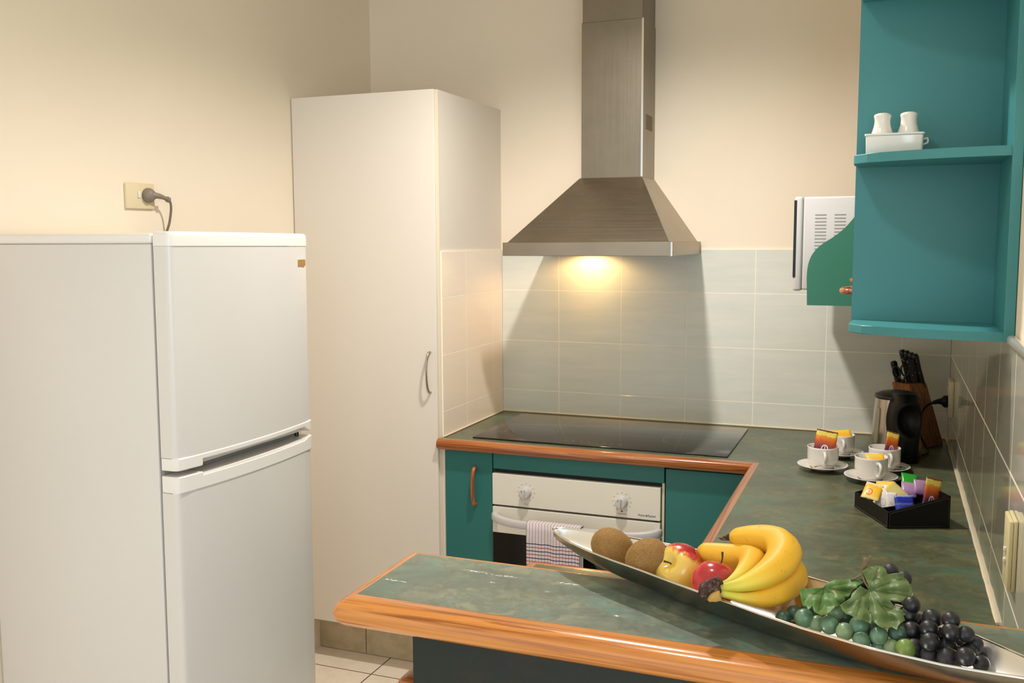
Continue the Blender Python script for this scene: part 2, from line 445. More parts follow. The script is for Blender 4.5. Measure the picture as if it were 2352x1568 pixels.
t = thing('base_cabinet', 'plain teal cupboard front between the oven and the corner of the worktop', 'cupboard', (.95, -.3, 0))
mesh_obj('body', B(.812, 1.12, -.562, -.02, .13, .861), 'white_lam', parent=t)
mesh_obj('door', B(.8085, 1.10, -.5825, -.564, .135, .855, bev=.002), 'teal', parent=t)
mesh_obj('kick_plate', B(.812, 1.12, -.50, -.49, .002, .13), 'kick', parent=t)
t = thing('base_cabinet', 'teal base cupboards under the worktop run along the right wall', 'cupboard', (1.4, -1.16, 0))
mesh_obj('body', B(1.135, XR-.002, -1.70, -.59, .13, .861), 'white_lam', parent=t)
for k in range(2):
    y0 = -1.69+k*.53
    d = mesh_obj('door', B(1.112, 1.13, y0, y0+.52, .135, .855, bev=.002), 'teal', parent=t)
    bow_handle(d, (1.112, y0+.45, .80), (1.112, y0+.45, .67), (-.026, 0, 0))
mesh_obj('kick_plate', B(1.18, 1.19, -1.70, -.59, .002, .13), 'kick', parent=t)
t = thing('base_cabinet', 'base cupboard under the lower counter behind the breakfast bar', 'cupboard', (1.2, -2.0, 0))
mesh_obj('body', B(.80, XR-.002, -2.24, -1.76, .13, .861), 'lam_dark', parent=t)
for k in range(2):
    x0 = .803+k*.145
    d = mesh_obj('door', B(x0, x0+.143, -1.758, -1.74, .135, .855, bev=.002), 'teal', parent=t)
mesh_obj('kick_plate', B(.82, 1.10, -1.80, -1.79, .002, .13), 'kick', parent=t)

# ------------------------------------------------------------------ oven
t = thing('wall_oven', 'white built-in oven with two round knobs under the cooktop', 'oven', (.5, -.3, .13))
mesh_obj('filler_panel', B(.2005, .8045, -.5835, -.565, .806, .861, bev=.0015), 'teal', parent=t)
mesh_obj('body', B(.201, .803, -.566, -.02, .13, .8055), 'dark', parent=t)
mesh_obj('side_trim', B(.7965, .8045, -.5785, -.5665, .13, .8055), 'carcass', parent=t)
pn = mesh_obj('control_panel', B(.1985, .7935, -.5876, -.567, .679, .7905, bev=.002), 'oven_white', parent=t)
YO = -.5876
def flat_dash(bm, x, z, w_, h_, ang=0, y=YO-.0004):
    c, s = math.cos(ang), math.sin(ang)
    vs = [bm.verts.new((x+u*c-v*s, y, z+u*s+v*c)) for u, v in ((-w_/2, -h_/2), (w_/2, -h_/2), (w_/2, h_/2), (-w_/2, h_/2))]
    bm.faces.new(vs)
for kx, kz in ((.324, .732), (.664, .732)):
    ink = bmesh.new()
    bm = bmesh.new(); lathe(bm, [(0, .024), (.015, .024), (.0185, .021), (.0195, .004), (.021, 0)], (kx, YO, kz), 32, (0, -1, 0))
    kn = mesh_obj('knob', bm, 'white_plastic', True, parent=pn)
    mesh_obj('grip', B(kx-.0035, kx+.0035, YO-.031, YO-.02, kz-.019, kz+.017, bev=.0025), 'white_plastic', True, parent=pn)
    bm = bmesh.new(); lathe(bm, [(0, .0244), (.0022, .0244), (.0022, .0235)], (kx-.008, YO, kz+.008), 12, (0, -1, 0)); mesh_obj('indicator_dot', bm, 'grey_ink', parent=pn)
    for k in range(11):
        a = PI/2+(k-5)*2*PI/12.2; flat_dash(ink, kx+.0305*math.cos(a), kz+.0305*math.sin(a), .0055, .0012)
    flat_dash(ink, kx, kz-.0405, .013 if kx < .5 else .03, .0016)
    mesh_obj('dial_markings', ink, 'grey_ink', parent=pn)
bm = bmesh.new(); lathe(bm, [(0, .002), (.0028, .0015), (.0032, 0)], (.664, YO, .7005), 16, (0, -1, 0))
tag(mesh_obj('pilot_light', bm, 'red_ink', parent=pn), 'dark red indicator lens')
def text_mesh(body, size, mtx, m, name, parent, shear=.25):
    cu = bpy.data.curves.new(name, 'FONT'); cu.body = body; cu.size = size; cu.extrude = size*.01; cu.shear = shear; cu.resolution_u = 3
    cu.align_x = 'CENTER'; cu.align_y = 'CENTER'
    ob = bpy.data.objects.new(name, cu); C.objects.link(ob)
    dg = bpy.context.evaluated_depsgraph_get(); me = bpy.data.meshes.new_from_object(ob.evaluated_get(dg))
    bpy.data.objects.remove(ob); bm = bmesh.new(); bm.from_mesh(me); bm.transform(mtx)
    return mesh_obj(name, bm, m, parent=parent)
text_mesh('Fisher&Paykel', .0105, Matrix.Translation((.7475, YO-.0005, .6935)) @ Matrix.Rotation(PI/2, 4, 'X'), 'blue_ink', 'logo_lettering', pn)
dr = mesh_obj('door', B(.1985, .7935, -.5876, -.567, .14, .672, bev=.002), 'oven_white', parent=t)
mesh_obj('window', B(.1995, .7925, -.5886, -.580, .16, .5805, bev=.001), 'oven_glass', parent=dr)
bm = bmesh.new()
path = [(.209, -.588, .640), (.216, -.606, .640), (.245, -.622, .636), (.30, -.633, .632), (.40, -.638, .631), (.50, -.639, .631), (.60, -.638, .631), (.70, -.633, .632), (.752, -.622, .636), (.783, -.606, .640), (.790, -.588, .640)]
P = spline(path, 5); rs = []
for i, p in enumerate(P):
    tt = (P[min(i+1, len(P)-1)]-P[max(i-1, 0)]).normalized(); s = V((0, 0, 1)); q = tt.cross(s).normalized()
    e = abs(i/(len(P)-1)*2-1); hh = .0155-.003*(1-e); dd = .008+.004*e
    rs.append([p+s*hh*math.copysign(abs(math.sin(a))**.6, math.sin(a))+q*dd*math.copysign(abs(math.cos(a))**.6, math.cos(a)) for a in [2*PI*k/16 for k in range(16)]])
rings(bm, rs); mesh_obj('handle', bm, 'white_plastic', 'all', parent=dr)
# tea towel
def towel_mat():
    m = mat('checked_tea_towel', (222, 208, 204), .85, spec=.1); t = NT(m)
    tc = t.n('ShaderNodeTexCoord'); u, v, _ = t.sep(tc.outputs['UV'])
    # v: metres down from the top, u: metres across
    def ln(x, pitch, off, wd):
        f = t.math('FRACT', t.math('DIVIDE', t.math('ADD', x, off+10*pitch), pitch)); return t.math('LESS_THAN', f, wd)
    n = t.noise(t.coord(), 90, 3)
    base = t.mix(n, (224, 208, 206), (210, 196, 194))
    c = t.mix(t.math('MULTIPLY', ln(u, .0108, 0, .15), .8), base, (96, 92, 108))
    low = t.math('GREATER_THAN', v, .066)
    c = t.mix(t.math('MULTIPLY', t.math('MULTIPLY', ln(v, .0245, -.0675, .12), low), 1.0), c, (30, 44, 104))
    c = t.mix(t.math('MULTIPLY', t.math('MULTIPLY', ln(v, .0245, -.07975, .10), low), 1.0), c, (176, 30, 46))
    t.col(c); return m
MT['towel'] = towel_mat()
bm = bmesh.new(); uvl = bm.loops.layers.uv.new('UVMap')
nx, ny = 28, 40; grid = {}
for i in range(nx+1):
    u = i/nx*.19
    for j in range(ny+1):
        v = -.15+j/ny*(.15+.20)       # negative: back layer
        fold = .0025*math.sin(u*70)+.002*math.sin(u*130+1)
        x = .3515+u*(1-.02*max(0, v)/.2)
        if v > 0: y = -.6535-fold*min(1, v/.05)-.006*math.sin(min(1, v/.04)*PI/2); z = .647-v
        else: y = -.6235+fold*.3; z = .647+v
        # roll over the bar
        if abs(v) < .02:
            a = v/.02*PI/2; y = -.6385-.0165*math.sin(a); z = .6475+.003*math.cos(a)-.0*abs(v)
            if v > 0: y -= .0045*(v/.02)
        if v >= .15 and u > .14: x += (v-.15)*.5; y -= (v-.15)*.3
        grid[i, j] = (bm.verts.new((x, y, z)), u, v)
for i in range(nx):
    for j in range(ny):
        q = [grid[i, j], grid[i+1, j], grid[i+1, j+1], grid[i, j+1]]
        f = bm.faces.new([a[0] for a in q])
        for lp, a in zip(f.loops, q): lp[uvl].uv = (a[1], a[2])
tw = mesh_obj('tea_towel', bm, 'towel', 'all'); so = tw.modifiers.new('s', 'SOLIDIFY'); so.thickness = .0012
tag(tw, 'white tea towel with blue and red check hanging on the oven handle', 'towel')

# ------------------------------------------------------------------ cooktop
hx0, hx1, hy0, hy1 = .1096, 1.0013, -.0682, -.5529
t = thing('cooktop', 'wide black ceramic glass cooktop set in the worktop', 'cooktop', ((hx0+hx1)/2, (hy0+hy1)/2, HC))
bm = bmesh.new(); box(bm, hx0, hx1, hy1, hy0, HC+.0002, HC+.006, .002, 2); g = mesh_obj('glass_plate', bm, 'glass_black', True, parent=t)
def annulus(bm, cx, cy, r0, r1, z, seg=56):
    a = [bm.verts.new((cx+r0*math.cos(2*PI*k/seg), cy+r0*math.sin(2*PI*k/seg), z)) for k in range(seg)]
    b = [bm.verts.new((cx+r1*math.cos(2*PI*k/seg), cy+r1*math.sin(2*PI*k/seg), z)) for k in range(seg)]
    for k in range(seg): bm.faces.new((a[k], a[(k+1) % seg], b[(k+1) % seg], b[k]))
for cx, cy, rr in ((.262, -.39, (.107, .088, .060)), (.444, -.225, (.073,)), (.678, -.232, (.073,)), (.845, -.36, (.093,))):
    bm = bmesh.new()
    for r in rr: annulus(bm, cx, cy, r-.0012, r, HC+.0062)
    mesh_obj('cooking_zone', bm, 'ring', parent=g)
for k in range(8):
    bm = bmesh.new(); annulus(bm, .44+k*.028, -.505, .0026, .0044, HC+.0062, 14); mesh_obj('touch_button', bm, 'ring', parent=g)
bm = bmesh.new()
for k in range(8): 
    vs = [bm.verts.new((.53+k*.007+a, -.532+b, HC+.0062)) for a, b in ((0, 0), (.005, 0), (.005, .003), (0, .003))]; bm.faces.new(vs)
mesh_obj('printed_lettering', bm, 'ring', parent=g)

# ------------------------------------------------------------------ hood
t = thing('range_hood', 'stainless steel pyramid range hood with square chimney and lit lamp', 'range hood', (.507, -.25, 1.5427))
rx0, rx1, ry, rz0, rz1 = .21, .8038, -.508, 1.5427, 1.5886
bm = bmesh.new()
# open rim box with thickness
box(bm, rx0, rx1, ry, ry+.02, rz0, rz1, .001, 1); box(bm, rx0, rx0+.02, ry+.02, -.001, rz0, rz1, .001, 1)
box(bm, rx1-.02, rx1, ry+.02, -.001, rz0, rz1, .001, 1); box(bm, rx0+.02, rx1-.02, -.03, -.001, rz0, rz1)
rim = mesh_obj('rim', bm, 'steel', parent=t)
mesh_obj('corner_seam', B(rx1-.004, rx1+.0006, ry-.0006, ry+.004, rz0, rz1), 'chrome', parent=rim)
bm = bmesh.new(); px0, px1, py, pz = .3965, .6252, -.191, 1.8212
lo = [(rx0+.012, ry+.012, rz1-.0005), (rx1-.012, ry+.012, rz1-.0005), (rx1-.012, -.001, rz1-.0005), (rx0+.012, -.001, rz1-.0005)]
hi = [(px0-.006, py-.004, pz), (px1+.001, py-.004, pz), (px1+.001, -.001, pz), (px0-.006, -.001, pz)]
rings(bm, [lo, hi]); bmesh.ops.bevel(bm, geom=list(bm.edges), offset=.0015, segments=1, affect='EDGES')
mesh_obj('canopy', bm, 'steel', parent=t)
mesh_obj('chimney', B(px0, px1, py, -.001, pz-.001, 2.377, bev=.0015, seg=1), 'steel_z', parent=t)
ch = mesh_obj('chimney_sleeve', B(px0+.0025, px1-.0025, py+.0025, -.001, 2.370, 2.679, bev=.0015, seg=1), 'steel_z', parent=t)
mesh_obj('corner_seam', B(px1-.006, px1+.0007, py-.0007, py+.0025, pz+.001, 2.376), 'chrome', parent=t)
mesh_obj('rating_label', B(px1, px1+.0009, -.142, -.045, 1.995, 2.048), 'label_grey', parent=t)
fl = mesh_obj('filter', B(rx0+.02, rx1-.02, ry+.02, -.03, 1.569, 1.574), 'filter', parent=t)
bm = bmesh.new(); lathe(bm, [(0, 0), (.026, 0), (.03, .004), (.03, .012), (0, .012)], (.385, -.088, 1.5568), 24)
mesh_obj('lamp_lens', bm, 'lamp', True, parent=t)
# ------------------------------------------------------------------ fridge (built along x,y of its own, then turned)
N = V((.002, -1.945, .004)); FE = V((.002, -1.408, .004)); ang = math.atan2(-(FE.x-N.x), (FE.y-N.y)); WD = (FE-N).length
FR = thing('refrigerator', 'white two-door refrigerator standing against the left wall', 'refrigerator', (0, 0, 0))
FT = 1.6145; DT = .046; SP0, SP1 = 1.069, 1.0785   # top, door thickness, split
def bowx(y): u = y/WD; return .020*(1-(2*u-1)**2)
bm = bmesh.new(); box(bm, -.576, -DT-.010, .004, WD-.004, .03, FT-.024, .004, 2); mesh_obj('cabinet', bm, 'fridge', True, parent=FR)
bm = bmesh.new(); box(bm, -.579, -DT-.006, 0, WD, FT-.024, FT-.001, .007, 3); mesh_obj('top_panel', bm, 'fridge_trim', True, parent=FR)
bm = bmesh.new(); box(bm, -DT-.010, -DT-.001, .010, WD-.010, .08, FT-.03); mesh_obj('gasket', bm, 'gasket', parent=FR)
bm = bmesh.new()
for k in range(3): box(bm, -DT-.0105+.0032*k, -DT-.0088+.0032*k, .0085, .0105, .08, FT-.03)
mesh_obj('seal_lip', bm, 'gasket', parent=FR)
for (x, y) in ((-.06, .05), (-.06, WD-.05), (-.5, .05), (-.5, WD-.05)):
    bm = bmesh.new(); lathe(bm, [(0, 0), (.018, 0), (.018, .012), (.012, .03), (0, .03)], (x, y, 0), 16); mesh_obj('foot', bm, 'black', parent=FR)
def door_slab(z0, z1, dx=0, inset=0, top_round=0, ny=20):
    """bowed door front section outline in xy extruded in z"""
    pts = [(-DT, inset)]; r = .016
    for k in range(6):
        a = -PI/2+PI/2*k/5; pts.append((-r+dx+r*math.cos(a), inset+r+r*math.sin(a)))
    for k in range(1, ny):
        y = r+(WD-2*r)*k/ny; pts.append((dx+bowx(y), y))
    for k in range(6):
        a = PI/2*k/5; pts.append((-r+dx+r*math.cos(a), WD-inset-r+r*math.sin(a)))
    pts.append((-DT, WD-inset))
    bm = bmesh.new()
    if top_round:
        rs = [[V((x, y, z0)) for x, y in pts]]
        c = V((-DT, WD/2, 0))
        for k in range(5):
            a = PI/2*k/4; s = top_round*(1-math.cos(a)); z = z1-top_round+top_round*math.sin(a)
            rs.append([V((x-(s if x > -DT+.001 else 0), min(max(y, s), WD-s), z)) for x, y in pts])
        rings(bm, rs)
    else: prism(bm, [(x, y, z0) for x, y in pts], (0, 0, z1-z0))
    return bm
fz = mesh_obj('freezer_door', door_slab(SP1+.032, FT-.030), 'fridge', 35, parent=FR)
mesh_obj('top_cap', door_slab(FT-.0295, FT+.003, .0015, top_round=.010), 'fridge_trim', 35, parent=fz)
# lower band of the freezer door, cut away above the grip
def band(z0f, z1f, zc, name, parent, m):
    """front band; z0f/z1f(y) bottom and top; solid with depth"""
    bm = bmesh.new(); rs = []
    ys = [0, .004, .010, .02, .045, .0699, .07]+list(np.linspace(.09, WD-.09, 14))+[WD-.0501, WD-.05, WD-.02, WD-.010, WD-.004, WD]
    for y in ys:
        e = min(y, WD-y); rr = .012; xo = .0025+bowx(y)-(rr-math.sqrt(max(0, rr*rr-(rr-min(e, rr))**2)))
        a, b = z0f(y), z1f(y)
        rs.append([V((-DT+.001, y, a)), V((xo-.003, y, a)), V((xo, y, a+.003)), V((xo, y, b-.002)), V((xo-.002, y, b)), V((-DT+.001, y, b))])
    rings(bm, rs); return mesh_obj(name, bm, m, 30, parent=parent)
band(lambda y: SP1+.005 if (y < .07 or y > WD-.05) else SP1+.0205, lambda y: SP1+.0335, 0, 'lower_band', fz, 'fridge_trim')
mesh_obj('grip_recess', B(-DT+.004, -.012, .06, WD-.045, SP1+.006, SP1+.024), 'fridge', parent=fz)
fd = mesh_obj('fridge_door', door_slab(.05, SP0-.036), 'fridge', 35, parent=FR)
band(lambda y: SP0-.038, lambda y: SP0+.001 if (y < .07 or y > WD-.05) else SP0-.006, 0, 'grip_band', fd, 'fridge_trim')
mesh_obj('grip_well', B(-DT+.002, .006, .07, WD-.05, SP0-.02, SP0-.0045), 'fridge_trim', parent=fd)
bm = bmesh.new(); lathe(bm, [(.006, 0), (.006, .012)], (-.03, WD-.03, SP0), 12, cap=True); mesh_obj('hinge_pin', bm, 'black', parent=FR)
bm = bmesh.new(); yb = WD-.062
bx0 = bowx(WD-.04)+.0008
prism(bm, [(bowx(yb)+.0, yb, 1.532), (bowx(yb)+.0, yb, 1.549), (bowx(WD-.022), WD-.022, 1.549), (bowx(WD-.022), WD-.022, 1.532)], (.0022, 0, 0))
bd = mesh_obj('badge', bm, 'gold_badge', parent=fz); tag(bd, 'small brass coloured badge')
FR.location = N; FR.rotation_euler = (-.008, 0, ang)

# ------------------------------------------------------------------ left wall outlet and fridge cord
t = thing('power_outlet', 'cream power point on the wall above the refrigerator', 'power outlet', (XL, -1.37, 1.69))
mesh_obj('plate', B(XL+.0005, XL+.010, -1.434, -1.320, 1.6935, 1.768, bev=.003, seg=2), 'switch_plate', True, parent=t)
mesh_obj('switch', B(XL+.010, XL+.0145, -1.391, -1.381, 1.725, 1.745, bev=.0015), 'ceramic', True, parent=t)
c = V((XL+.0101, -1.352, 1.733)); IM = FR.matrix_basis.inverted() if False else (Matrix.Translation(N) @ Matrix.Rotation(ang, 4, 'Z') @ Matrix.Rotation(-.008, 4, 'X')).inverted()
bm = bmesh.new(); tube(bm, [c+V((.0295, .055, -.011)), c+V((.028, .066, -.022)), c+V((.021, .074, -.045)), c+V((.010, .0775, -.08)), c+V((-.004, .0775, -.115)), c+V((-.0056, .075, -.16)), c+V((-.0056, .06, -.4))], [.0042, .0037, .0037, .0037, .0037, .0037, .0037], 10, smooth_n=7)
bm.transform(IM); cord = bmesh.new(); cord_me = bm
FR.location = (0, 0, 0); FR.rotation_euler = (0, 0, 0)
cd_ = mesh_obj('power_cord', cord_me, 'grey_plastic', 'all', parent=FR); tag(cd_, 'grey cord running up to the wall')
bm = bmesh.new()
lathe(bm, [(0, 0), (.021, 0), (.022, .004), (.021, .012), (.014, .022), (0, .025)], c, 24, (1, 0, 0))
tube(bm, [c+V((.014, 0, 0)), c+V((.024, .018, -.001)), c+V((.029, .038, -.006)), c+V((.0295, .052, -.010))], [.011, .0085, .006, .0065], 12, smooth_n=5)
tube(bm, [c+V((.0295, .050, -.0095)), c+V((.0295, .057, -.0115))], [.0085, .0085], 12)
bm.transform(IM); tag(mesh_obj('plug', bm, 'grey_plastic', 'all', parent=cd_), 'grey round mains plug')
FR.location = N; FR.rotation_euler = (-.008, 0, ang)

# ------------------------------------------------------------------ wall units on the right
t = thing('open_shelf_unit', 'teal open end shelf unit with curved shelves on the right wall', 'shelf', (1.53, -1.6, 1.4135))
UX0, UX1, UYB, UYF, UZ0, UZ1 = 1.394, XR-.001, -1.50, -1.708, 1.4135, 2.30
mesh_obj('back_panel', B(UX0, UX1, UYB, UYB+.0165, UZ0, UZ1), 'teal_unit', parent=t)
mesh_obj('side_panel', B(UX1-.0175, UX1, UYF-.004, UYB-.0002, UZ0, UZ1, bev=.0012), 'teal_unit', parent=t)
def shelf(z0, z1, grow=0):
    xr = UX1-.0177; pts = [(xr, UYB-.0003), (UX0+.003, UYB-.0003), (UX0-.001, UYB-.07), (UX0-.001, UYB-.098)]
    for k in range(13):
        a = k/12; x = UX0+(xr-UX0)*a; pts.append((x+.002, UYB-.105-(UYB-.105-UYF)*(math.sin(a*PI/2))**.62))
    pts.append((xr, UYF)); bm = bmesh.new(); prism(bm, [(x, y, z0) for x, y in pts], (0, 0, z1-z0))
    es = [e for e in bm.edges if abs(e.verts[0].co.z-e.verts[1].co.z) < 1e-6]
    bmesh.ops.bevel(bm, geom=es, offset=.0012, segments=1, affect='EDGES')
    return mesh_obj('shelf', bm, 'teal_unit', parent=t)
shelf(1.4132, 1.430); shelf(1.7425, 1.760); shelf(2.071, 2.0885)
t = thing('wall_cabinet', 'teal wall cupboard behind the open shelf unit with timber handle showing', 'cupboard', (1.53, -1.1, 1.4135))
mesh_obj('body', B(1.410, XR-.001, -1.482, -.70, 1.4135, 2.30), 'green_board', parent=t)
for k in range(2):
    y0 = -1.480+k*.39
    d = mesh_obj('door', B(1.394, 1.409, y0, y0+.387, 1.4135, 2.30, bev=.001), 'green_board', parent=t)
    if k == 0: bow_handle(d, (1.394, y0+.06, 1.484), (1.394, y0+.18, 1.484), (-.024, 0, 0), .0062)
    else: bow_handle(d, (1.394, y0+.21, 1.484), (1.394, y0+.33, 1.484), (-.024, 0, 0), .0062)
t = thing('microwave_shelf', 'green shelf bracket with S-curved edge holding up the microwave', 'shelf', (1.45, -.4, 1.4045))
cur = [(1.2435, 1.4045), (1.2420, 1.455), (1.2410, 1.490), (1.2440, 1.522), (1.2525, 1.548), (1.2680, 1.570), (1.2880, 1.5865), (1.3130, 1.603), (1.3330, 1.6195), (1.3500, 1.637), (1.3650, 1.656), (1.380, 1.68), (1.394, 1.71), (1.394, 2.30), (XR-.001, 2.30), (XR-.001, 1.4045)]
cs = [(p.x, p.z) for p in spline([(x, 0, z) for x, z in cur[1:13]], 4)]
pts = [cur[0]]+cs+cur[13:]
bm = bmesh.new(); prism(bm, [(x, -.6985, z) for x, z in pts], (0, .017, 0)); mesh_obj('bracket', bm, 'green_board', parent=t)
mesh_obj('board', B(1.262, XR-.001, -.681, -.13, 1.4135, 1.4305), 'green_board', parent=t)
t = thing('microwave', 'white microwave oven with side vents on the green wall shelf', 'microwave', (1.4, -.42, 1.4307))
bm = bmesh.new(); box(bm, 1.224, 1.60, -.660, -.17, 1.447, 1.7195, .006, 3); body = mesh_obj('body', bm, 'white_plastic', True, parent=t)
bm = bmesh.new(); box(bm, 1.1985, 1.2235, -.661, -.169, 1.444, 1.7205, .007, 3); dr = mesh_obj('door', bm, 'white_plastic', True, parent=t)
mesh_obj('window', B(1.1975, 1.2055, -.6618, -.20, 1.484, 1.710, bev=.001), 'black', parent=dr)
for x0, x1 in ((1.257, 1.2885), (1.311, 1.342)):
    bm = bmesh.new()
    for k in range(13):
        z = 1.6665-k*.0099; box(bm, x0, x1, -.6606, -.657, z-.0016, z+.0016)
    mesh_obj('vent_slots', bm, 'gasket', parent=body)
for x, y in ((1.28, -.63), (1.28, -.2), (1.56, -.63), (1.56, -.2)):
    bm = bmesh.new(); lathe(bm, [(0, 0), (.011, 0), (.013, .0165), (0, .0165)], (x, y, 1.4307), 14); mesh_obj('foot', bm, 'grey_plastic', parent=t)
# ---- cruet
t = thing('condiment_tray', 'small white ceramic tray holding the two shakers on the teal shelf', 'tray', (1.465, -1.565, 1.760))
def tray(bm, cx, cy, z0, wx, wy, h):
    rs = []
    def rr(sx, sy, z, r=.006):
        out = []
        for qx, qy, a0 in ((1, 1, 0), (-1, 1, 90), (-1, -1, 180), (1, -1, 270)):
            for k in range(5):
                a = math.radians(a0+90*k/4); out.append(V((cx+qx*(sx-r)+r*math.cos(a), cy+qy*(sy-r)+r*math.sin(a), z)))
        return out
    rs += [rr(wx-.003, wy-.003, z0), rr(wx-.001, wy-.001, z0+.004), rr(wx, wy, z0+h-.005), rr(wx+.0022, wy+.0022, z0+h-.003), rr(wx+.002, wy+.002, z0+h), rr(wx-.0025, wy-.0025, z0+h), rr(wx-.004, wy-.004, z0+.006)]
    rings(bm, rs)
bm = bmesh.new(); tray(bm, 1.4655, -1.565, 1.7602, .0525, .024, .041); mesh_obj('dish', bm, 'ceramic', 45, parent=t)
bm = bmesh.new()
tube(bm, [(1.518, -1.565, 1.789), (1.5245, -1.565, 1.791), (1.5255, -1.565, 1.783), (1.518, -1.565, 1.779)], .0022, 8, smooth_n=5); mesh_obj('handle', bm, 'ceramic', 'all', parent=t)
shk = None
for k, (x, lab) in enumerate(((1.4425, 'left one of two white ceramic shakers in the tray'), (1.4905, 'right one of two white ceramic shakers in the tray'))):
    if k == 0:
        shk = thing('shaker', lab, 'shaker', (x, -1.565, 1.767), 'salt and pepper shakers')
        bm = bmesh.new(); lathe(bm, [(0, 0), (.017, 0), (.0195, .006), (.0228, .02), (.0216, .032), (.0178, .043), (.0152, .053), (.0146, .061), (.0156, .067), (.0163, .0695), (.0152, .0725), (.010, .0748), (0, .0756)], (x, -1.565, 1.767), 36)
        mesh_obj('body', bm, 'ceramic', 'all', parent=shk)
        bm = bmesh.new()
        for q in range(5): 
            a = q*2*PI/5; lathe(bm, [(0, .0), (.0009, 0)], (x+.0045*math.cos(a), -1.565+.0045*math.sin(a), 1.8424), 8)
        mesh_obj('pour_holes', bm, 'dark', parent=shk)
    else:
        s2 = copy_tree(shk); s2.location.x = x; s2['label'] = lab

# ------------------------------------------------------------------ right wall fittings
t = thing('power_outlet', 'pale power point on the tiled right wall beside the knife block', 'power outlet', (XR-.006, -.2, 1.02))
mesh_obj('plate', B(XR-.0205, XR-.0062, -.262, -.165, 1.022, 1.138, bev=.002), 'switch_plate', True, parent=t)
mesh_obj('switch', B(XR-.0235, XR-.0205, -.215, -.205, 1.10, 1.118, bev=.001), 'ceramic', parent=t)
t = thing('light_switch', 'cream double switch on the right wall tiles near the breakfast bar', 'switch', (XR-.006, -1.9, 1.04))
XS = XR-.0062
mesh_obj('mounting_block', B(XS-.006, XS, -1.934, -1.862, 1.030, 1.1475, bev=.002), 'cream_plastic', True, parent=t)
mesh_obj('plate', B(XS-.0125, XS-.0062, -1.9325, -1.8635, 1.0315, 1.146, bev=.002), 'cream_plastic', True, parent=t)
for z in (1.0905, 1.072):
    mesh_obj('rocker', B(XS-.0165, XS-.0124, -1.905, -1.894, z-.0045, z+.0045, bev=.0015), 'ceramic', True, parent=t)

# ------------------------------------------------------------------ cups and saucers
def make_cup_saucer():
    bm = bmesh.new(); lathe(bm, [(0, .0035), (.025, .0035), (.028, 0), (.032, .0005), (.036, .004), (.06, .0105), (.0735, .0165), (.0745, .0175), (.0735, .0185), (.062, .0135), (.038, .0072), (.031, .0062), (.030, .0050), (0, .0050)], (0, 0, 0), 48)
    s = mesh_obj('saucer', bm, 'ceramic', 'all', loc=(0, 0, 0))
    c = thing('coffee_cup', '', '', (0, 0, 0))
    bm = bmesh.new(); lathe(bm, [(0, .002), (.026, .002), (.028, 0), (.0315, .0005), (.034, .004), (.0405, .012), (.0445, .022), (.0455, .035), (.0455, .062), (.0462, .0665), (.0452, .0675), (.0432, .0665), (.0425, .035), (.0400, .018), (.030, .0075), (0, .006)], (0, 0, 0), 48)
    mesh_obj('body', bm, 'ceramic', 'all', parent=c)
    bm = bmesh.new()
    tube(bm, [(.044, 0, .052), (.056, 0, .056), (.066, 0, .050), (.067, 0, .038), (.059, 0, .025), (.044, 0, .018)], .0042, 10, smooth_n=6, shape=lambda a, u: 1+.35*abs(math.sin(a)))
    mesh_obj('handle', bm, 'ceramic', 'all', parent=c)
    sp = thing('teaspoon', '', '', (0, 0, 0))
    bm = bmesh.new(); tube(bm, [(0, 0, 0), (.03, 0, .004), (.07, 0, .002), (.085, 0, -.001)], [.0032, .0022, .0015, .0018], 8, smooth_n=5, shape=lambda a, u: 1)
    mesh_obj('stem', bm, 'chrome', 'all', parent=sp)
    bm = bmesh.new(); rs = []
    for i in range(9):
        u = i/8; x = .083+.034*u; wv = .0105*math.sin(PI*min(1, (u*.93+.05)))**.6; dz = -.004*math.sin(PI*u)
        rs.append([V((x, wv*k/4, dz*(1-(k/4)**2)+.001)) for k in range(-4, 5)])
    vr = rings(bm, rs, False); o = mesh_obj('scoop', bm, 'chrome', 'all', parent=sp); m_ = o.modifiers.new('s', 'SOLIDIFY'); m_.thickness = .0008
    return s, c, sp
S0, C0, P0 = make_cup_saucer()
CUPS = [((1.2955, -.6125), -80, 'A'), ((1.334, -.405), -76, 'B'), ((1.4695, -.566), -72, 'C'), ((1.4345, -.7065), -66, 'D')]
lab = {'A': ('white coffee cup holding an orange and purple sachet, leftmost of four', 'white saucer under the leftmost cup'),
       'B': ('white coffee cup with yellow packet, rear left behind the leftmost cup', 'white saucer under the rear left cup, farthest from the bar'),
       'C': ('white coffee cup with orange sachet in front of the black kettle handle', 'white saucer under the cup next to the kettle'),
       'D': ('white coffee cup with yellow packet, nearest the black tea caddy', 'white saucer under the cup touching the corner of the black caddy')}
spl = {'A': 'teaspoon lying on the saucer of the leftmost cup', 'B': 'teaspoon on the saucer of the rear left cup', 'C': 'teaspoon on the saucer of the cup beside the kettle'}
for i, ((x, y), deg, k) in enumerate(CUPS):
    s = S0 if i == 0 else copy_tree(S0); c = C0 if i == 0 else copy_tree(C0)
    s.location = (x, y, HC+.0002); c.location = (x, y, HC+.0058); c.rotation_euler = (0, 0, math.radians(deg))
    tag(s, lab[k][1], 'saucer', 'saucers on the worktop'); tag(c, lab[k][0], 'cup', 'coffee cups on the worktop')
    if k in spl:
        p = P0 if i == 0 else copy_tree(P0)
        a = math.radians(28); q = V((x, y, 0))+V((.006, -.062, 0)) if k == 'A' else V((x, y, 0))+V((.010, -.058, 0))
        p.location = (q.x-.03, q.y-.0, HC+.019); p.rotation_euler = (0, 0, a); p.scale = (.75, .85, .85)
        tag(p, spl[k], 'spoon', 'teaspoons on the saucers')

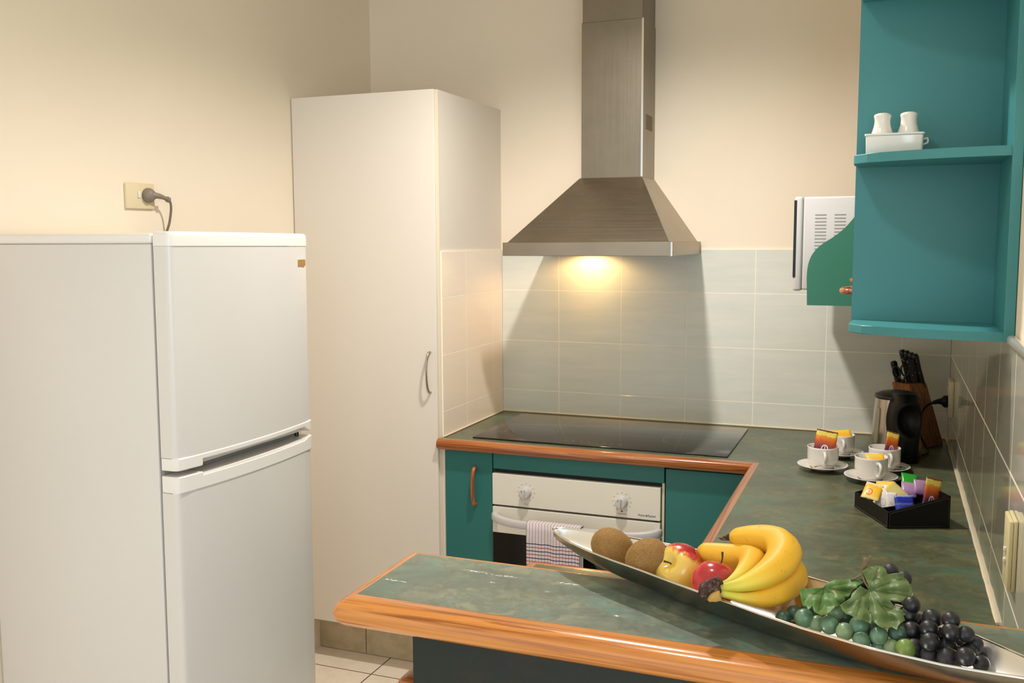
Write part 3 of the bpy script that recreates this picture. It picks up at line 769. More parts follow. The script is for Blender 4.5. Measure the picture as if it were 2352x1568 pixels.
# ------------------------------------------------------------------ sachets
def pmat(name, stops, rough=.35, emblem=None, emblem_col=(230, 225, 240)):
    """stops along local z (0..1 generated)."""
    m = mat(name, stops[0][1], rough); t = NT(m); tc = t.n('ShaderNodeTexCoord')
    x, y, z = t.sep(tc.outputs['Generated']); n = t.noise(t.coord((1, 1, 1), 'Generated'), 6, 4)
    zz = t.math('ADD', z, t.math('MULTIPLY', t.math('SUBTRACT', n, .5), .18))
    c = t.ramp(zz, stops)
    if emblem:
        ex, ez, er = emblem
        d = t.math('SQRT', t.math('ADD', t.math('POWER', t.math('SUBTRACT', x, ex), 2), t.math('POWER', t.math('SUBTRACT', z, ez), 2)))
        ring_ = t.math('LESS_THAN', t.math('ABSOLUTE', t.math('SUBTRACT', d, er)), er*.16)
        c = t.mix(ring_, c, emblem_col)
        bar = t.math('MULTIPLY', t.math('LESS_THAN', t.math('ABSOLUTE', t.math('SUBTRACT', x, ex)), er*.13), t.math('LESS_THAN', d, er*.7))
        c = t.mix(bar, c, emblem_col)
    t.col(c); return m
MT['coffee'] = pmat('coffee_sachet_foil', [(0, (226, 222, 216)), (.12, (226, 222, 216)), (.15, (70, 30, 96)), (.30, (120, 36, 50)), (.55, (196, 88, 30)), (.74, (232, 140, 40)), (.80, (228, 208, 90)), (.92, (228, 208, 90)), (.95, (110, 60, 40))], emblem=(.5, .26, .14))
MT['yellow'] = pmat('yellow_tea_foil', [(0, (238, 226, 200)), (.1, (244, 190, 40)), (.7, (240, 178, 30)), (1, (246, 206, 70))])
MT['yellow_red'] = pmat('yellow_foil_red_swirl', [(0, (236, 214, 150)), (.2, (242, 196, 60)), (.8, (246, 184, 30)), (1, (240, 230, 210))], emblem=(.35, .4, .17), emblem_col=(214, 60, 40))
MT['gold'] = pmat('cream_gold_foil', [(0, (232, 214, 160)), (.5, (226, 206, 140)), (1, (206, 190, 90))], .25)
MT['whitep'] = pmat('white_paper_sachet', [(0, (224, 216, 206)), (1, (232, 226, 218))], .6, emblem=(.4, .4, .15), emblem_col=(200, 188, 184))
MT['bluep'] = pmat('blue_foil', [(0, (30, 40, 150)), (.45, (36, 50, 160)), (.55, (90, 110, 190)), (.62, (32, 44, 152)), (.9, (40, 54, 160)), (1, (170, 180, 214))], .25)
MT['greenp'] = pmat('green_yellow_foil', [(0, (236, 200, 50)), (.28, (236, 200, 50)), (.34, (50, 160, 50)), (1, (40, 150, 44))], .3)
MT['purple'] = pmat('purple_foil', [(0, (120, 70, 130)), (.4, (168, 130, 166)), (1, (176, 140, 170))], .3)
def packet(label, mname, pos, wd, ht, tilt, spin, roll=0, group=None, th=.004):
    bm = bmesh.new(); nx, nz = 8, 10; fr = {}; bk = {}
    for i in range(nx+1):
        for j in range(nz+1):
            u, v = i/nx, j/nz; b = (max(0, math.sin(PI*u))*max(0, math.sin(PI*min(1, max(0, (v-.08)/.84)))))**.5*th
            x = (u-.5)*wd; z = (v-.5)*ht; e = .0012*((j % 2)*2-1)*(1 if i in (0, nx) else 0)
            fr[i, j] = bm.verts.new((x+e*.3, -b-.0002, z)); bk[i, j] = bm.verts.new((x+e*.3, b+.0002, z))
    for i in range(nx):
        for j in range(nz):
            bm.faces.new((fr[i, j], fr[i+1, j], fr[i+1, j+1], fr[i, j+1])); bm.faces.new((bk[i, j], bk[i, j+1], bk[i+1, j+1], bk[i+1, j]))
    for i in range(nx):
        bm.faces.new((fr[i, 0], bk[i, 0], bk[i+1, 0], fr[i+1, 0])); bm.faces.new((fr[i, nz], fr[i+1, nz], bk[i+1, nz], bk[i, nz]))
    for j in range(nz):
        bm.faces.new((fr[0, j], fr[0, j+1], bk[0, j+1], bk[0, j])); bm.faces.new((fr[nx, j], bk[nx, j], bk[nx, j+1], fr[nx, j+1]))
    o = mesh_obj('sachet', bm, mname, 'all', loc=(0, 0, 0))
    o.matrix_world = Matrix.Translation(pos) @ Matrix.Rotation(math.radians(spin), 4, 'Z') @ Matrix.Rotation(math.radians(tilt), 4, 'X') @ Matrix.Rotation(math.radians(roll), 4, 'Y')
    tag(o, label, 'sachet', group); return o
G1 = 'sachets in the coffee cups'; G2 = 'sachets in the black caddy'
packet('orange and purple sachet standing in the leftmost coffee cup', 'coffee', (1.302, -.608, HC+.082), .062, .076, -18, 6, 9, G1, .002)
packet('yellow packet inside the rear left coffee cup', 'yellow', (1.341, -.405, HC+.063), .058, .052, -40, 5, -8, G1, .002)
packet('orange and purple sachet in the cup beside the kettle', 'coffee', (1.489, -.560, HC+.084), .040, .072, -14, 30, 16, G1, .002)
packet('yellow packet inside the cup nearest the black caddy', 'yellow', (1.446, -.706, HC+.056), .050, .052, -38, 0, -8, G1, .002)
# caddy
L_, F_, R_ = V((1.400, -1.007, HC)), V((1.482, -1.184, HC)), V((1.622, -1.124, HC)); B_ = L_+R_-F_
t = thing('tea_caddy', 'black leather-look sloping tray with white stitching, filled with sachets', 'tray', ((L_+R_)/2))
u1 = (F_-L_).normalized(); u2 = (R_-F_).normalized(); hl, hh = .040, .079
def wallp(a, b, ha, hb, nrm, th=.006, name='side_wall', m='black_leather'):
    bm = bmesh.new(); n_ = V(nrm).normalized()*th
    prism(bm, [a+V((0, 0, .0003)), b+V((0, 0, .0003)), b+V((0, 0, hb)), a+V((0, 0, ha))], n_)
    bmesh.ops.bevel(bm, geom=list(bm.edges), offset=.0012, segments=2, affect='EDGES')
    return mesh_obj(name, bm, m, True, parent=t)
lt = mat('black_leatherette', (12, 10, 9), .5, spec=.25); tt = NT(lt); tt.bump(tt.noise(tt.coord(), 900, 2), .2, .0004); MT['black_leather'] = lt
MT['stitch'] = mat('grey_stitching', (120, 114, 104), .7)
w1 = wallp(L_, F_, hl, hl, u2); w2 = wallp(F_, R_, hl, hh, -u1); w3 = wallp(L_, B_, hl, hh, u1); w4 = wallp(B_, R_, hh, hh, -u2)
bm = bmesh.new(); prism(bm, [L_+V((0, 0, .0005)), F_+V((0, 0, .0005)), R_+V((0, 0, .0005)), B_+V((0, 0, .0005))], (0, 0, .004)); mesh_obj('base', bm, 'black_leather', parent=t)
m1, m2 = L_.lerp(B_, .52), F_.lerp(R_, .52); wallp(m1+u1*.006, m2-u1*.006, .036, .036, u2, .004, 'divider')
m3, m4 = L_.lerp(F_, .5), B_.lerp(R_, .5); wallp(m3+u2*.006, m4-u2*.006, .022, .040, u1, .004, 'divider')
def stitch(a, b, off, par):
    bm = bmesh.new(); n = int((b-a).length/.004)
    for k in range(n):
        p = a.lerp(b, (k+.15)/n)+off; q = a.lerp(b, (k+.8)/n)+off; tube(bm, [p, q], .00035, 5)
    mesh_obj('stitching', bm, 'stitch', parent=par)
o1, o2 = -u2*.0002, u1*.0002; z_ = lambda h: V((0, 0, h))
stitch(F_+u2*.004+z_(.004), R_-u2*.004+z_(.004), o2, w2); stitch(F_+u2*.004+z_(hl-.003), R_-u2*.004+z_(hh-.005), o2, w2)
stitch(F_+u2*.004+z_(.004), F_+u2*.004+z_(hl-.003), o2, w2); stitch(R_-u2*.004+z_(.004), R_-u2*.004+z_(hh-.005), o2, w2)
stitch(L_+u1*.004+z_(.004), F_-u1*.004+z_(.004), o1, w1); stitch(F_-u1*.004+z_(.004), F_-u1*.004+z_(hl-.003), o1, w1)
def cp(px, py, z): return atz(px, py, HC+z)
packet('yellow foil sachet with red swirl at the left end of the caddy', 'yellow_red', cp(2004, 1128, .054), .044, .050, -48, -5, 12, G2)
packet('plain yellow foil sachet behind the red swirl one in the caddy', 'yellow', cp(2031, 1122, .058), .044, .044, -42, -20, -10, G2)
packet('crinkled cream and gold foil sachet in the middle of the caddy', 'gold', cp(2061, 1130, .056), .038, .050, -45, 28, -32, G2)
packet('white paper sachet with two dark dots in the front of the caddy', 'whitep', cp(2031, 1148, .036), .042, .062, -28, 0, -6, G2)
packet('folded white paper sachet leaning beside the blue one', 'whitep', cp(2048, 1157, .032), .026, .058, -22, 14, 2, G2)
packet('small white packet lying low in the caddy corner', 'whitep', cp(2015, 1149, .020), .018, .024, -40, 10, 20, G2)
packet('bright blue foil sachet at the front wall of the caddy', 'bluep', cp(2078, 1159, .041), .046, .046, -24, 12, -3, G2)
packet('green and yellow foil sachet at the back of the caddy', 'greenp', cp(2090, 1104, .074), .042, .044, -46, 24, 14, G2)
packet('left one of two mauve foil sachets in the caddy', 'purple', cp(2088, 1124, .060), .038, .044, -48, 10, 8, G2)
packet('right one of two mauve foil sachets, further toward the wall', 'purple', cp(2114, 1119, .071), .032, .042, -40, 20, 10, G2)
packet('orange and purple sachet sticking up at the right of the caddy', 'coffee', cp(2141, 1133, .073), .040, .076, -16, 23, 14, G2, .002)

# ------------------------------------------------------------------ kettle
K = V((1.502, -.335, HC))
t = thing('kettle', 'stainless steel electric kettle with large black handle', 'kettle', K)
bm = bmesh.new(); lathe(bm, [(0, .0004), (.078, .0004), (.0785, .012), (.076, .018), (0, .018)], K, 48); mesh_obj('base', bm, 'black', True, parent=t)
bm = bmesh.new(); lathe(bm, [(0, .018), (.075, .018), (.0755, .03), (.072, .10), (.0675, .165), (.0655, .190), (.060, .194), (0, .196)], K, 56); mesh_obj('body', bm, 'steel_smooth', True, parent=t)
bm = bmesh.new(); lathe(bm, [(0, .189), (.067, .189), (.070, .194), (.068, .200), (.050, .208), (.02, .213), (0, .2135)], K, 48); mesh_obj('lid', bm, 'black', True, parent=t)
hd = V((.376, -.927, 0)).normalized(); sd = V((-hd.y, hd.x, 0))
bm = bmesh.new(); rs = []
for i in range(33):
    u = i/32; z = .001+u*.212
    wv = [.045, .0445, .0435, .043, .044, .047, .0495, .0510, .0505, .0485, .0455, .041, .036][min(12, int(u*12))]
    f = u*12-int(u*12); j = min(12, int(u*12)+1); wl = [.045, .0445, .0435, .043, .044, .047, .0495, .0510, .0505, .0485, .0455, .041, .036]
    wv = wl[min(12, int(u*12))]*(1-f)+wl[j]*f
    D = .118+.016*math.sin(PI*min(1, u*1.05))-.016*max(0, u-.86)/.14
    ring_ = []
    for k in range(17):
        s = -1+2*k/16; d = .050+(D-.050)*max(0, 1-abs(s)**2.6)**.55
        e = ((s*wv+.004)/(.034))**2+((z-.135)/.052)**2
        if e < 1: d -= .045*(1-e)**.7
        ring_.append(K+sd*(s*wv-.004*math.sin(PI*u))+hd*d+V((0, 0, z)))
    ring_ += [K+sd*wv*.8+hd*.045+V((0, 0, z)), K-sd*wv*.8+hd*.045+V((0, 0, z))]
    rs.append(ring_)
rings(bm, rs); mesh_obj('handle', bm, 'black_soft', 'all', parent=t)
bm = bmesh.new(); sp = [K+V((-.055, .03, .185)), K+V((-.075, .04, .188)), K+V((-.088, .046, .197))]
gd = (V((-.80, -.60, 0))).normalized(); gs = V((-gd.y, gd.x, 0)); rs = []
for z, w_, o in ((.045, .001, .0757), (.050, .0075, .0757), (.09, .0095, .0741), (.13, .0095, .0715), (.158, .0075, .0696), (.162, .001, .0692)):
    rs.append([K+gd*(o-.004)+gs*w_+V((0, 0, z)), K+gd*(o+.0012)+gs*w_+V((0, 0, z)), K+gd*(o+.0018)+V((0, 0, z)), K+gd*(o+.0012)-gs*w_+V((0, 0, z)), K+gd*(o-.004)-gs*w_+V((0, 0, z))])
rings(bm, rs); MT['gauge'] = mat('cloudy_water_gauge', (176, 168, 146), .3); mesh_obj('water_gauge', bm, 'gauge', True, parent=t)

c = V((XR-.0205, -.20, 1.064))
bm = bmesh.new(); tube(bm, [c+V((-.04, -.004, -.004)), c+V((-.06, -.008, -.014)), c+V((-.078, -.02, -.04)), c+V((-.083, -.04, -.10)), (1.60, -.27, .91), (1.592, -.30, .9045), (1.583, -.325, .9065)], .0036, 10, smooth_n=6)
ld = mesh_obj('power_cord', bm, 'black_soft', 'all', parent=t)
bm = bmesh.new()
lathe(bm, [(0, 0), (.020, 0), (.020, .010), (.013, .018), (0, .020)], c, 20, (-1, 0, 0))
tube(bm, [c+V((-.015, 0, 0)), c+V((-.03, -.002, -.001)), c+V((-.045, -.004, -.006))], [.012, .008, .006], 12, smooth_n=4)
mesh_obj('plug', bm, 'black_soft', 'all', parent=ld)

# ------------------------------------------------------------------ knife block
KB = V((1.594, -.125, HC)); ax = V((-.26, -.10, 1)).normalized()
t = thing('knife_block', 'slanted timber knife block with black handles behind the kettle', 'knife block', KB)
u = V((.80, -.6, 0)).normalized(); v_ = V((.6, .80, 0)).normalized()
bm = bmesh.new(); rs = []
for z, sx, sy in ((.0004, .036, .056), (.215, .036, .044)):
    c = KB+ax*(z/ax.z); c.z = HC+z; rs.append([c+u*sx+v_*sy, c-u*sx+v_*sy, c-u*sx-v_*sy, c+u*sx-v_*sy])
rings(bm, rs); bmesh.ops.bevel(bm, geom=list(bm.edges), offset=.003, segments=2, affect='EDGES')
bl = mesh_obj('block', bm, 'block', True, parent=t)
top = KB+ax*(.215/ax.z); top.z = HC+.215
def knife(name, lab, du, dv, L, wd=.011):
    k_ = thing(name, lab, 'knife', top+u*du+v_*dv, 'knives in the block') if False else None
kn = 0
KL = ['tallest black knife handle at the back of the block', 'black knife handle beside the tallest one', 'black knife handle in the middle of the back row', 'rightmost black knife handle of the back row', 'black knife handle in the middle front row', 'right black knife handle in the front row', 'short black knife handle at the lower left of the block']
spots = [(-.020, .030, .110), (-.004, .030, .108), (.012, .030, .103), (.028, .028, .100), (.004, .0, .086), (.022, -.002, .082), (-.030, -.016, .072)]
K0 = None
for (du, dv, L), lb in zip(spots, KL):
    p = top+u*du+v_*dv
    k_ = thing('kitchen_knife', lb, 'knife', p, 'knives in the block')
    bm = bmesh.new(); tube(bm, [p-ax*.02, p+ax*.004, p+ax*L*.5, p+ax*L*.9, p+ax*L], [.0100, .0108, .0098, .0112, .0075], 14, smooth_n=5, shape=lambda a, q: 1.0 if abs(math.cos(a)) > .5 else .8)
    h = mesh_obj('grip', bm, 'black', 'all', parent=k_)
    bm = bmesh.new(); n0 = (-(V((0, 1, 0))-ax*ax.y)).normalized()
    for q in (.35, .75): lathe(bm, [(0, .0106), (.0016, .0104), (.0016, .009)], p+ax*L*q, 8, n0)
    mesh_obj('rivet', bm, 'nickel', parent=h)
k_ = thing('kitchen_scissors', 'black scissors handle ring at the front of the knife block', 'scissors', top)
p = top+u*(-.002)-v_*.026; n0 = (-(V((0, 1, 0))-ax*ax.y)).normalized(); s0 = ax.cross(n0)
for sgn in (-1, 1):
    bm = bmesh.new(); c = p+ax*.040+s0*sgn*.013
    pts = [c+s0*.011*math.cos(a)+ax*.020*math.sin(a) for a in np.linspace(0, 2*PI, 25)]
    tube(bm, pts, .0030, 8); tube(bm, [p-ax*.01, p+ax*.010+s0*sgn*.004, c-ax*.018], .0036, 8, smooth_n=4)
    mesh_obj('finger_loop', bm, 'black', 'all', parent=k_)
# ------------------------------------------------------------------ fruit bowl
TIP = V((.9387, -2.082, 0)); dv = V((.90491, -.42559, 0)); nv = V((.42559, .90491, 0)); LB = .806
wk = [(0, .0015), (.012, .012), (.03, .021), (.074, .038), (.128, .051), (.18, .061), (.24, .069), (.30, .0755), (.39, .083), (.46, .0855), (.52, .085), (.61, .0755), (.69, .056), (.74, .038), (.772, .025), (.795, .011), (.806, .0015)]
ck = [(0, 0), (.12, .002), (.24, .010), (.40, .010), (.5, .006), (.62, .0), (.7, -.003), (.806, 0)]
def ip(t_, x): return float(np.interp(x, [a for a, _ in t_], [b for _, b in t_]))
def bowl_pt(s, f):   # f -1..1 across
    w_ = ip(wk, s); c_ = ip(ck, s); e = abs(2*s/LB-1); zk = ZB+.0035+.036*e**2.6
    a = abs(f); h = 0 if a < .30 else ((a-.30)/.70)**1.55
    z = zk+(1.1005-zk)*h
    p = TIP+dv*s+nv*(c_+w_*f); return V((p.x, p.y, z))
t = thing('fruit_bowl', 'long boat-shaped polished steel bowl on the breakfast bar, full of fruit', 'bowl', (TIP+dv*LB/2)+V((0, 0, ZB)))
ss = sorted(set([a for a, _ in wk]+list(np.linspace(0, LB, 45)))); fs = np.linspace(-1, 1, 33)
def shell(off, name, m):
    bm = bmesh.new(); rs = []
    for s in ss: rs.append([bowl_pt(s, f)+V((0, 0, off*(1-abs(f)**6))) for f in fs])
    rings(bm, rs, False, False); return mesh_obj(name, bm, m, 'all', parent=t)
shell(.0, 'inner_surface', 'bowl_in')
# outer hull slightly outside
bm = bmesh.new(); rs = []
for s in ss:
    rr = []
    for f in fs:
        p = bowl_pt(s, f); g = abs(f); p2 = p+nv*(math.copysign(.0022, f) if abs(f) > .25 else 0)*(1 if s > .01 and s < LB-.01 else .3)
        p2.z = p.z-.0022*(1-g**4); rr.append(p2)
    rs.append(rr)
rings(bm, rs, False, False); mesh_obj('outer_surface', bm, 'bowl_out', 'all', parent=t)
bm = bmesh.new()
loop = [bowl_pt(s, -1)+nv*-.0011 for s in ss]+[bowl_pt(s, 1)+nv*.0011 for s in ss[::-1]]
tube(bm, [p+V((0, 0, .0002)) for p in loop+[loop[0]]], .0020, 8); mesh_obj('rim', bm, 'chrome', 'all', parent=t)

# ---- kiwis
def kiwi_mat():
    m = mat('kiwi_skin', (138, 104, 58), .8, spec=.15); t = NT(m); n = t.noise(t.coord(), 380, 3, .7); n2 = t.noise(t.coord(), 40, 4)
    c = t.mix(n2, (160, 122, 70), (130, 96, 54)); t.col(t.mix(t.ramp(n, [(.42, (0, 0, 0)), (.62, (200, 200, 200))]), c, (108, 80, 46)))
    t.bump(n, .35, .0008); t.b.inputs['Sheen Weight'].default_value = .18; t.b.inputs['Sheen Roughness'].default_value = .5
    t.b.inputs['Sheen Tint'].default_value = (*lin((200, 170, 120)), 1); return m
MT['kiwi'] = kiwi_mat(); MT['dark_stem'] = mat('dark_fruit_stub', (62, 42, 26), .8)
def kiwi(label, px, py, t_, a_, b_, ang):
    c = at(px, py, t_); ax_ = (RT*math.cos(ang)+UP*math.sin(ang)-fw*.25).normalized()
    o = thing('kiwi_fruit', label, 'kiwi fruit', c, 'kiwi fruit in the bowl')
    bm = bmesh.new(); lathe(bm, [(b_*math.sin(PI*k/24)**.92, -a_*math.cos(PI*k/24)) for k in range(25)], c, 36, ax_)
    mesh_obj('skin', bm, 'kiwi', 'all', parent=o)
    bm = bmesh.new(); lathe(bm, [(0, a_+.0015), (.0025, a_+.001), (.004, a_-.001)], c, 12, ax_); mesh_obj('stem_end', bm, 'dark_stem', parent=o)
kiwi('brown kiwi fruit nearest the left tip of the bowl', 1407, 1257, 1.585, .0370, .0302, math.radians(-28))
kiwi('brown kiwi fruit touching the yellow and red apple', 1486, 1281, 1.500, .0350, .0295, math.radians(32))
# ---- apples
def apple_mat(name, ybase, red, bias, axis_blush):
    m = mat(name, ybase, .22, coat=.3); t = NT(m); v = t.coord()
    x, y, z = t.sep(v)
    dot = t.math('ADD', t.math('ADD', t.math('MULTIPLY', x, axis_blush.x/.038), t.math('MULTIPLY', y, axis_blush.y/.038)), t.math('MULTIPLY', z, axis_blush.z/.038))
    n = t.noise(t.coord((60, 60, 22)), 1, 5, .65, 1.0); n2 = t.noise(v, 28, 4)
    f = t.math('ADD', t.math('ADD', dot, bias), t.math('MULTIPLY', t.math('SUBTRACT', n, .5), 1.1))
    c = t.ramp(f, [(.30, ybase), (.45, tuple(int(a*.55+b*.45) for a, b in zip(ybase, red))), (.58, red), (1, tuple(int(q*.8) for q in red))])
    sp = t.noise(v, 420, 1); c = t.mix(t.ramp(sp, [(.70, (0, 0, 0)), (.76, (140, 140, 140))]), c, (226, 200, 130)); t.col(c); return m
def apple(label, px, py, t_, R, ax_, m, stem_dir, stem_len):
    c = at(px, py, t_); ax_ = V(ax_).normalized()
    o = thing('apple', label, 'apple', c, 'apples in the bowl')
    prof = []
    for k in range(33):
        a = PI*k/32; r = R*math.sin(a)*(1.0+.06*math.cos(a)); h = R*.93*math.cos(a)
        h -= R*.30*math.exp(-(math.sin(a)/.30)**2)*(1 if math.cos(a) > 0 else -.6); prof.append((r, h))
    bm = bmesh.new(); lathe(bm, prof, c, 48, ax_); mesh_obj('skin', bm, m, 'all', parent=o)
    b = c+ax_*R*.62; sd_ = V(stem_dir); bm = bmesh.new()
    tube(bm, [b, b+ax_*stem_len*.5, b+ax_*stem_len*.7+sd_*stem_len*.5], [.0012, .0011, .0017], 8, smooth_n=4); mesh_obj('stem', bm, 'dark_stem', 'all', parent=o)
a1 = (-RT*.62+UP*.45-fw*.62)
MT['apple1'] = apple_mat('yellow_red_apple_skin', (222, 186, 84), (178, 34, 36), -.06, (RT*.55+UP*.85+fw*.35))
MT['apple2'] = apple_mat('red_apple_skin', (220, 150, 90), (206, 48, 50), .62, (-fw*.3+UP*.3))
apple('yellow apple with red blush, its stem hollow facing left', 1561, 1306, 1.485, .0393, a1, 'apple1', -RT*1.0+UP*.2, .013)
apple('red apple tucked behind the dark banana stalk', 1641, 1340, 1.405, .0345, (UP*.9+RT*.42+fw*.45), 'apple2', UP*.3-RT*.1, .034)
# ---- bananas
def banana_mat():
    m = mat('banana_skin', (222, 178, 56), .5, spec=.3); t = NT(m)
    at_ = t.n('ShaderNodeAttribute', attribute_name='along'); f = at_.outputs['Fac']
    n = t.noise(t.coord(), 75, 5, .66); n2 = t.noise(t.coord((1, 1, 1)), 22, 3)
    c = t.ramp(f, [(0, (88, 62, 30)), (.025, (150, 130, 60)), (.07, (186, 180, 64)), (.20, (214, 192, 66)), (.34, (224, 172, 48)), (.9, (226, 172, 46)), (.985, (214, 170, 60)), (1, (60, 40, 26))])
    c = t.mix(t.ramp(n, [(.64, (0, 0, 0)), (.70, (190, 190, 190))]), c, (128, 84, 34))
    c = t.mix(t.ramp(n2, [(.5, (0, 0, 0)), (.8, (90, 90, 90))]), c, (226, 190, 96)); t.col(c); return m
MT['banana'] = banana_mat(); MT['crown'] = mat('dark_banana_crown', (52, 34, 26), .8)
_t = NT(MT['crown']); _n = _t.noise(_t.coord(), 160, 5, .7); _t.col(_t.ramp(_n, [(.38, (30, 20, 16)), (.52, (70, 44, 34)), (.66, (128, 96, 78))])); _t.bump(_n, .8, .003)
crown = at(1632, 1352, 1.338)
t = thing('banana_bunch', 'bunch of three ripe bananas joined at a dark stalk, lying over the bowl', 'bananas', crown)
def banana(cps, rad_px, tip=True):
    P = spline([at(*p) for p in cps], 9); n = len(P)
    tt_ = lerp_list([p[2] for p in cps], n); R = [r*q/F for r, q in zip(lerp_list(rad_px, n), tt_)]
    bm = bmesh.new(); lay = bm.verts.layers.float.new('along')
    # smooth radii
    R2 = R[:]
    for _ in range(4): R2 = [R2[0]]+[(R2[i-1]+2*R2[i]+R2[i+1])/4 for i in range(1, n-1)]+[R2[-1]]
    bm2 = tube(bm, P, R2, 20, shape=lambda a, u: 1+.045*math.cos(5*a), cap=True)
    for i, rg in enumerate(bm2):
        for v in rg: v[lay] = i/(n-1)
    return bm
def add_banana(cps, rad): return mesh_obj('banana', banana(cps, rad), 'banana', 'all', parent=t)
add_banana([(1645, 1350, 1.338), (1672, 1347, 1.340), (1705, 1341, 1.343), (1750, 1324, 1.352), (1786, 1300, 1.372), (1801, 1272, 1.398), (1790, 1249, 1.425), (1762, 1238, 1.445), (1725, 1235, 1.462), (1692, 1234, 1.475), (1677, 1234, 1.480)], [9, 10.5, 17, 28, 36, 39, 37, 32, 28, 21, 10])
add_banana([(1645, 1348, 1.342), (1672, 1340, 1.352), (1698, 1325, 1.372), (1720, 1304, 1.400), (1728, 1286, 1.430), (1710, 1280, 1.455), (1676, 1278, 1.470), (1640, 1274, 1.482), (1616, 1271, 1.490), (1603, 1270, 1.494)], [8, 10, 18, 26, 31, 31, 30, 28, 25, 13])
add_banana([(1645, 1358, 1.336), (1676, 1366, 1.338), (1710, 1372, 1.342), (1750, 1372, 1.350), (1790, 1360, 1.365), (1817, 1338, 1.388), (1822, 1312, 1.415), (1800, 1296, 1.445), (1770, 1290, 1.47)], [8, 9, 13, 22, 29, 31, 30, 24, 12])
bm = bmesh.new(); tube(bm, [at(1664, 1236, 1.4835), at(1657, 1237, 1.486), at(1651, 1235, 1.487)], [.0035, .0020, .0006], 8); tube(bm, [at(1676, 1233, 1.4795), at(1664, 1236, 1.4835)], [.0055, .0035], 8)
mesh_obj('tip', bm, 'crown', 'all', parent=t)
bm = bmesh.new()
rs = []
tube(bm, [at(1648, 1353, 1.340), at(1633, 1354, 1.336), at(1618, 1357, 1.332)], [.0095, .0120, .0105], 10, smooth_n=5, shape=lambda a, u: 1+.22*math.sin(a*3+u*4)+.16*math.sin(a*7))
tube(bm, [at(1612, 1370, 1.330), at(1622, 1350, 1.330), at(1640, 1338, 1.334), at(1656, 1336, 1.340)], [.0060, .0085, .0075, .0045], 9, smooth_n=5, shape=lambda a, u: 1+.25*math.sin(a*3+u*6)); mesh_obj('crown', bm, 'crown', 'all', parent=t)
MT['stub'] = mat('pale_banana_stub', (178, 140, 66), .7)
bm = bmesh.new(); tube(bm, [at(1648, 1366, 1.333), at(1634, 1372, 1.329), at(1627, 1380, 1.328)], [.009, .0075, .002], 9, smooth_n=4, shape=lambda a, u: 1+.2*math.sin(a*4)); mesh_obj('stalk_stub', bm, 'stub', 'all', parent=t)
# ---- grapes
YN = [(1780, 1421), (1800, 1432), (1918, 1464), (2002, 1489), (2114, 1519), (2275, 1549), (2352, 1561)]
YFR = [(1780, 1303), (1854, 1326), (1891, 1337), (2109, 1412.6), (2237, 1466), (2352, 1516)]
def gpos(px, py, lift=0):
    yn, yf = ip(YN, px), ip(YFR, px); q = (yn-py)/(yn-yf)
    z = 1.079+.030*q if q < 1 else 1.109+.060*(q-1)
    return atz(px, py, z+lift), q
def gmat(name, a, b, c_, rough=.34):
    m = mat(name, a, rough, spec=.5); t = NT(m); n = t.noise(t.coord((1, 1, 1), 'Generated'), 1.6, 3); n2 = t.noise(t.coord(), 260, 3)
    c = t.ramp(n, [(.35, a), (.55, b), (.7, c_)]); t.col(t.mix(t.ramp(n2, [(.4, (0, 0, 0)), (.7, (80, 80, 80))]), c, tuple(min(255, k+40) for k in b))); return m
MT['g_a'] = gmat('waxy_green_grape', (92, 124, 88), (98, 134, 110), (124, 144, 98)); MT['g_b'] = gmat('pale_green_grape', (118, 142, 100), (128, 150, 112), (146, 158, 104)); MT['g_c'] = gmat('yellow_green_grape', (108, 132, 60), (118, 142, 66), (134, 152, 80)); MT['g_d'] = gmat('dark_green_grape', (48, 76, 60), (56, 88, 72), (72, 92, 60))
MT['k_a'] = gmat('black_grape', (18, 17, 19), (26, 24, 27), (34, 28, 25), .4); MT['k_b'] = gmat('dusky_black_grape', (30, 30, 36), (38, 37, 43), (42, 36, 36), .5)
greens = [(270, 965, 88, 'g_d'), (565, 1040, 92, 'g_a'), (1230, 1250, 0, 0)]
GR = [ # full-frame px, py, radius px, material, squash
 (1826, 1410, 20, 'g_d', -.010), (1847, 1419, 21.5, 'g_a', 0), (1877, 1432, 19, 'g_b', -.004), (1905, 1435, 21, 'g_a', 0), (1940, 1450, 20, 'g_b', 0), (1973, 1437, 22, 'g_a', .001), (1979, 1470, 20, 'g_a', -.003), (2019, 1460, 20.5, 'g_a', 0), (2063, 1454, 22, 'g_d', 0), (2080, 1489, 21.5, 'g_c', 0), (2050, 1487, 20, 'g_b', -.006), (1919, 1405, 20, 'g_b', .0), (1941, 1417, 20, 'g_d', -.006), (2004, 1440, 20, 'g_a', -.006), (1800, 1420, 19, 'g_d', -.008), (1880, 1400, 19, 'g_d', -.004), (2020, 1485, 18, 'g_a', -.010), (1860, 1395, 19, 'g_d', -.006)]
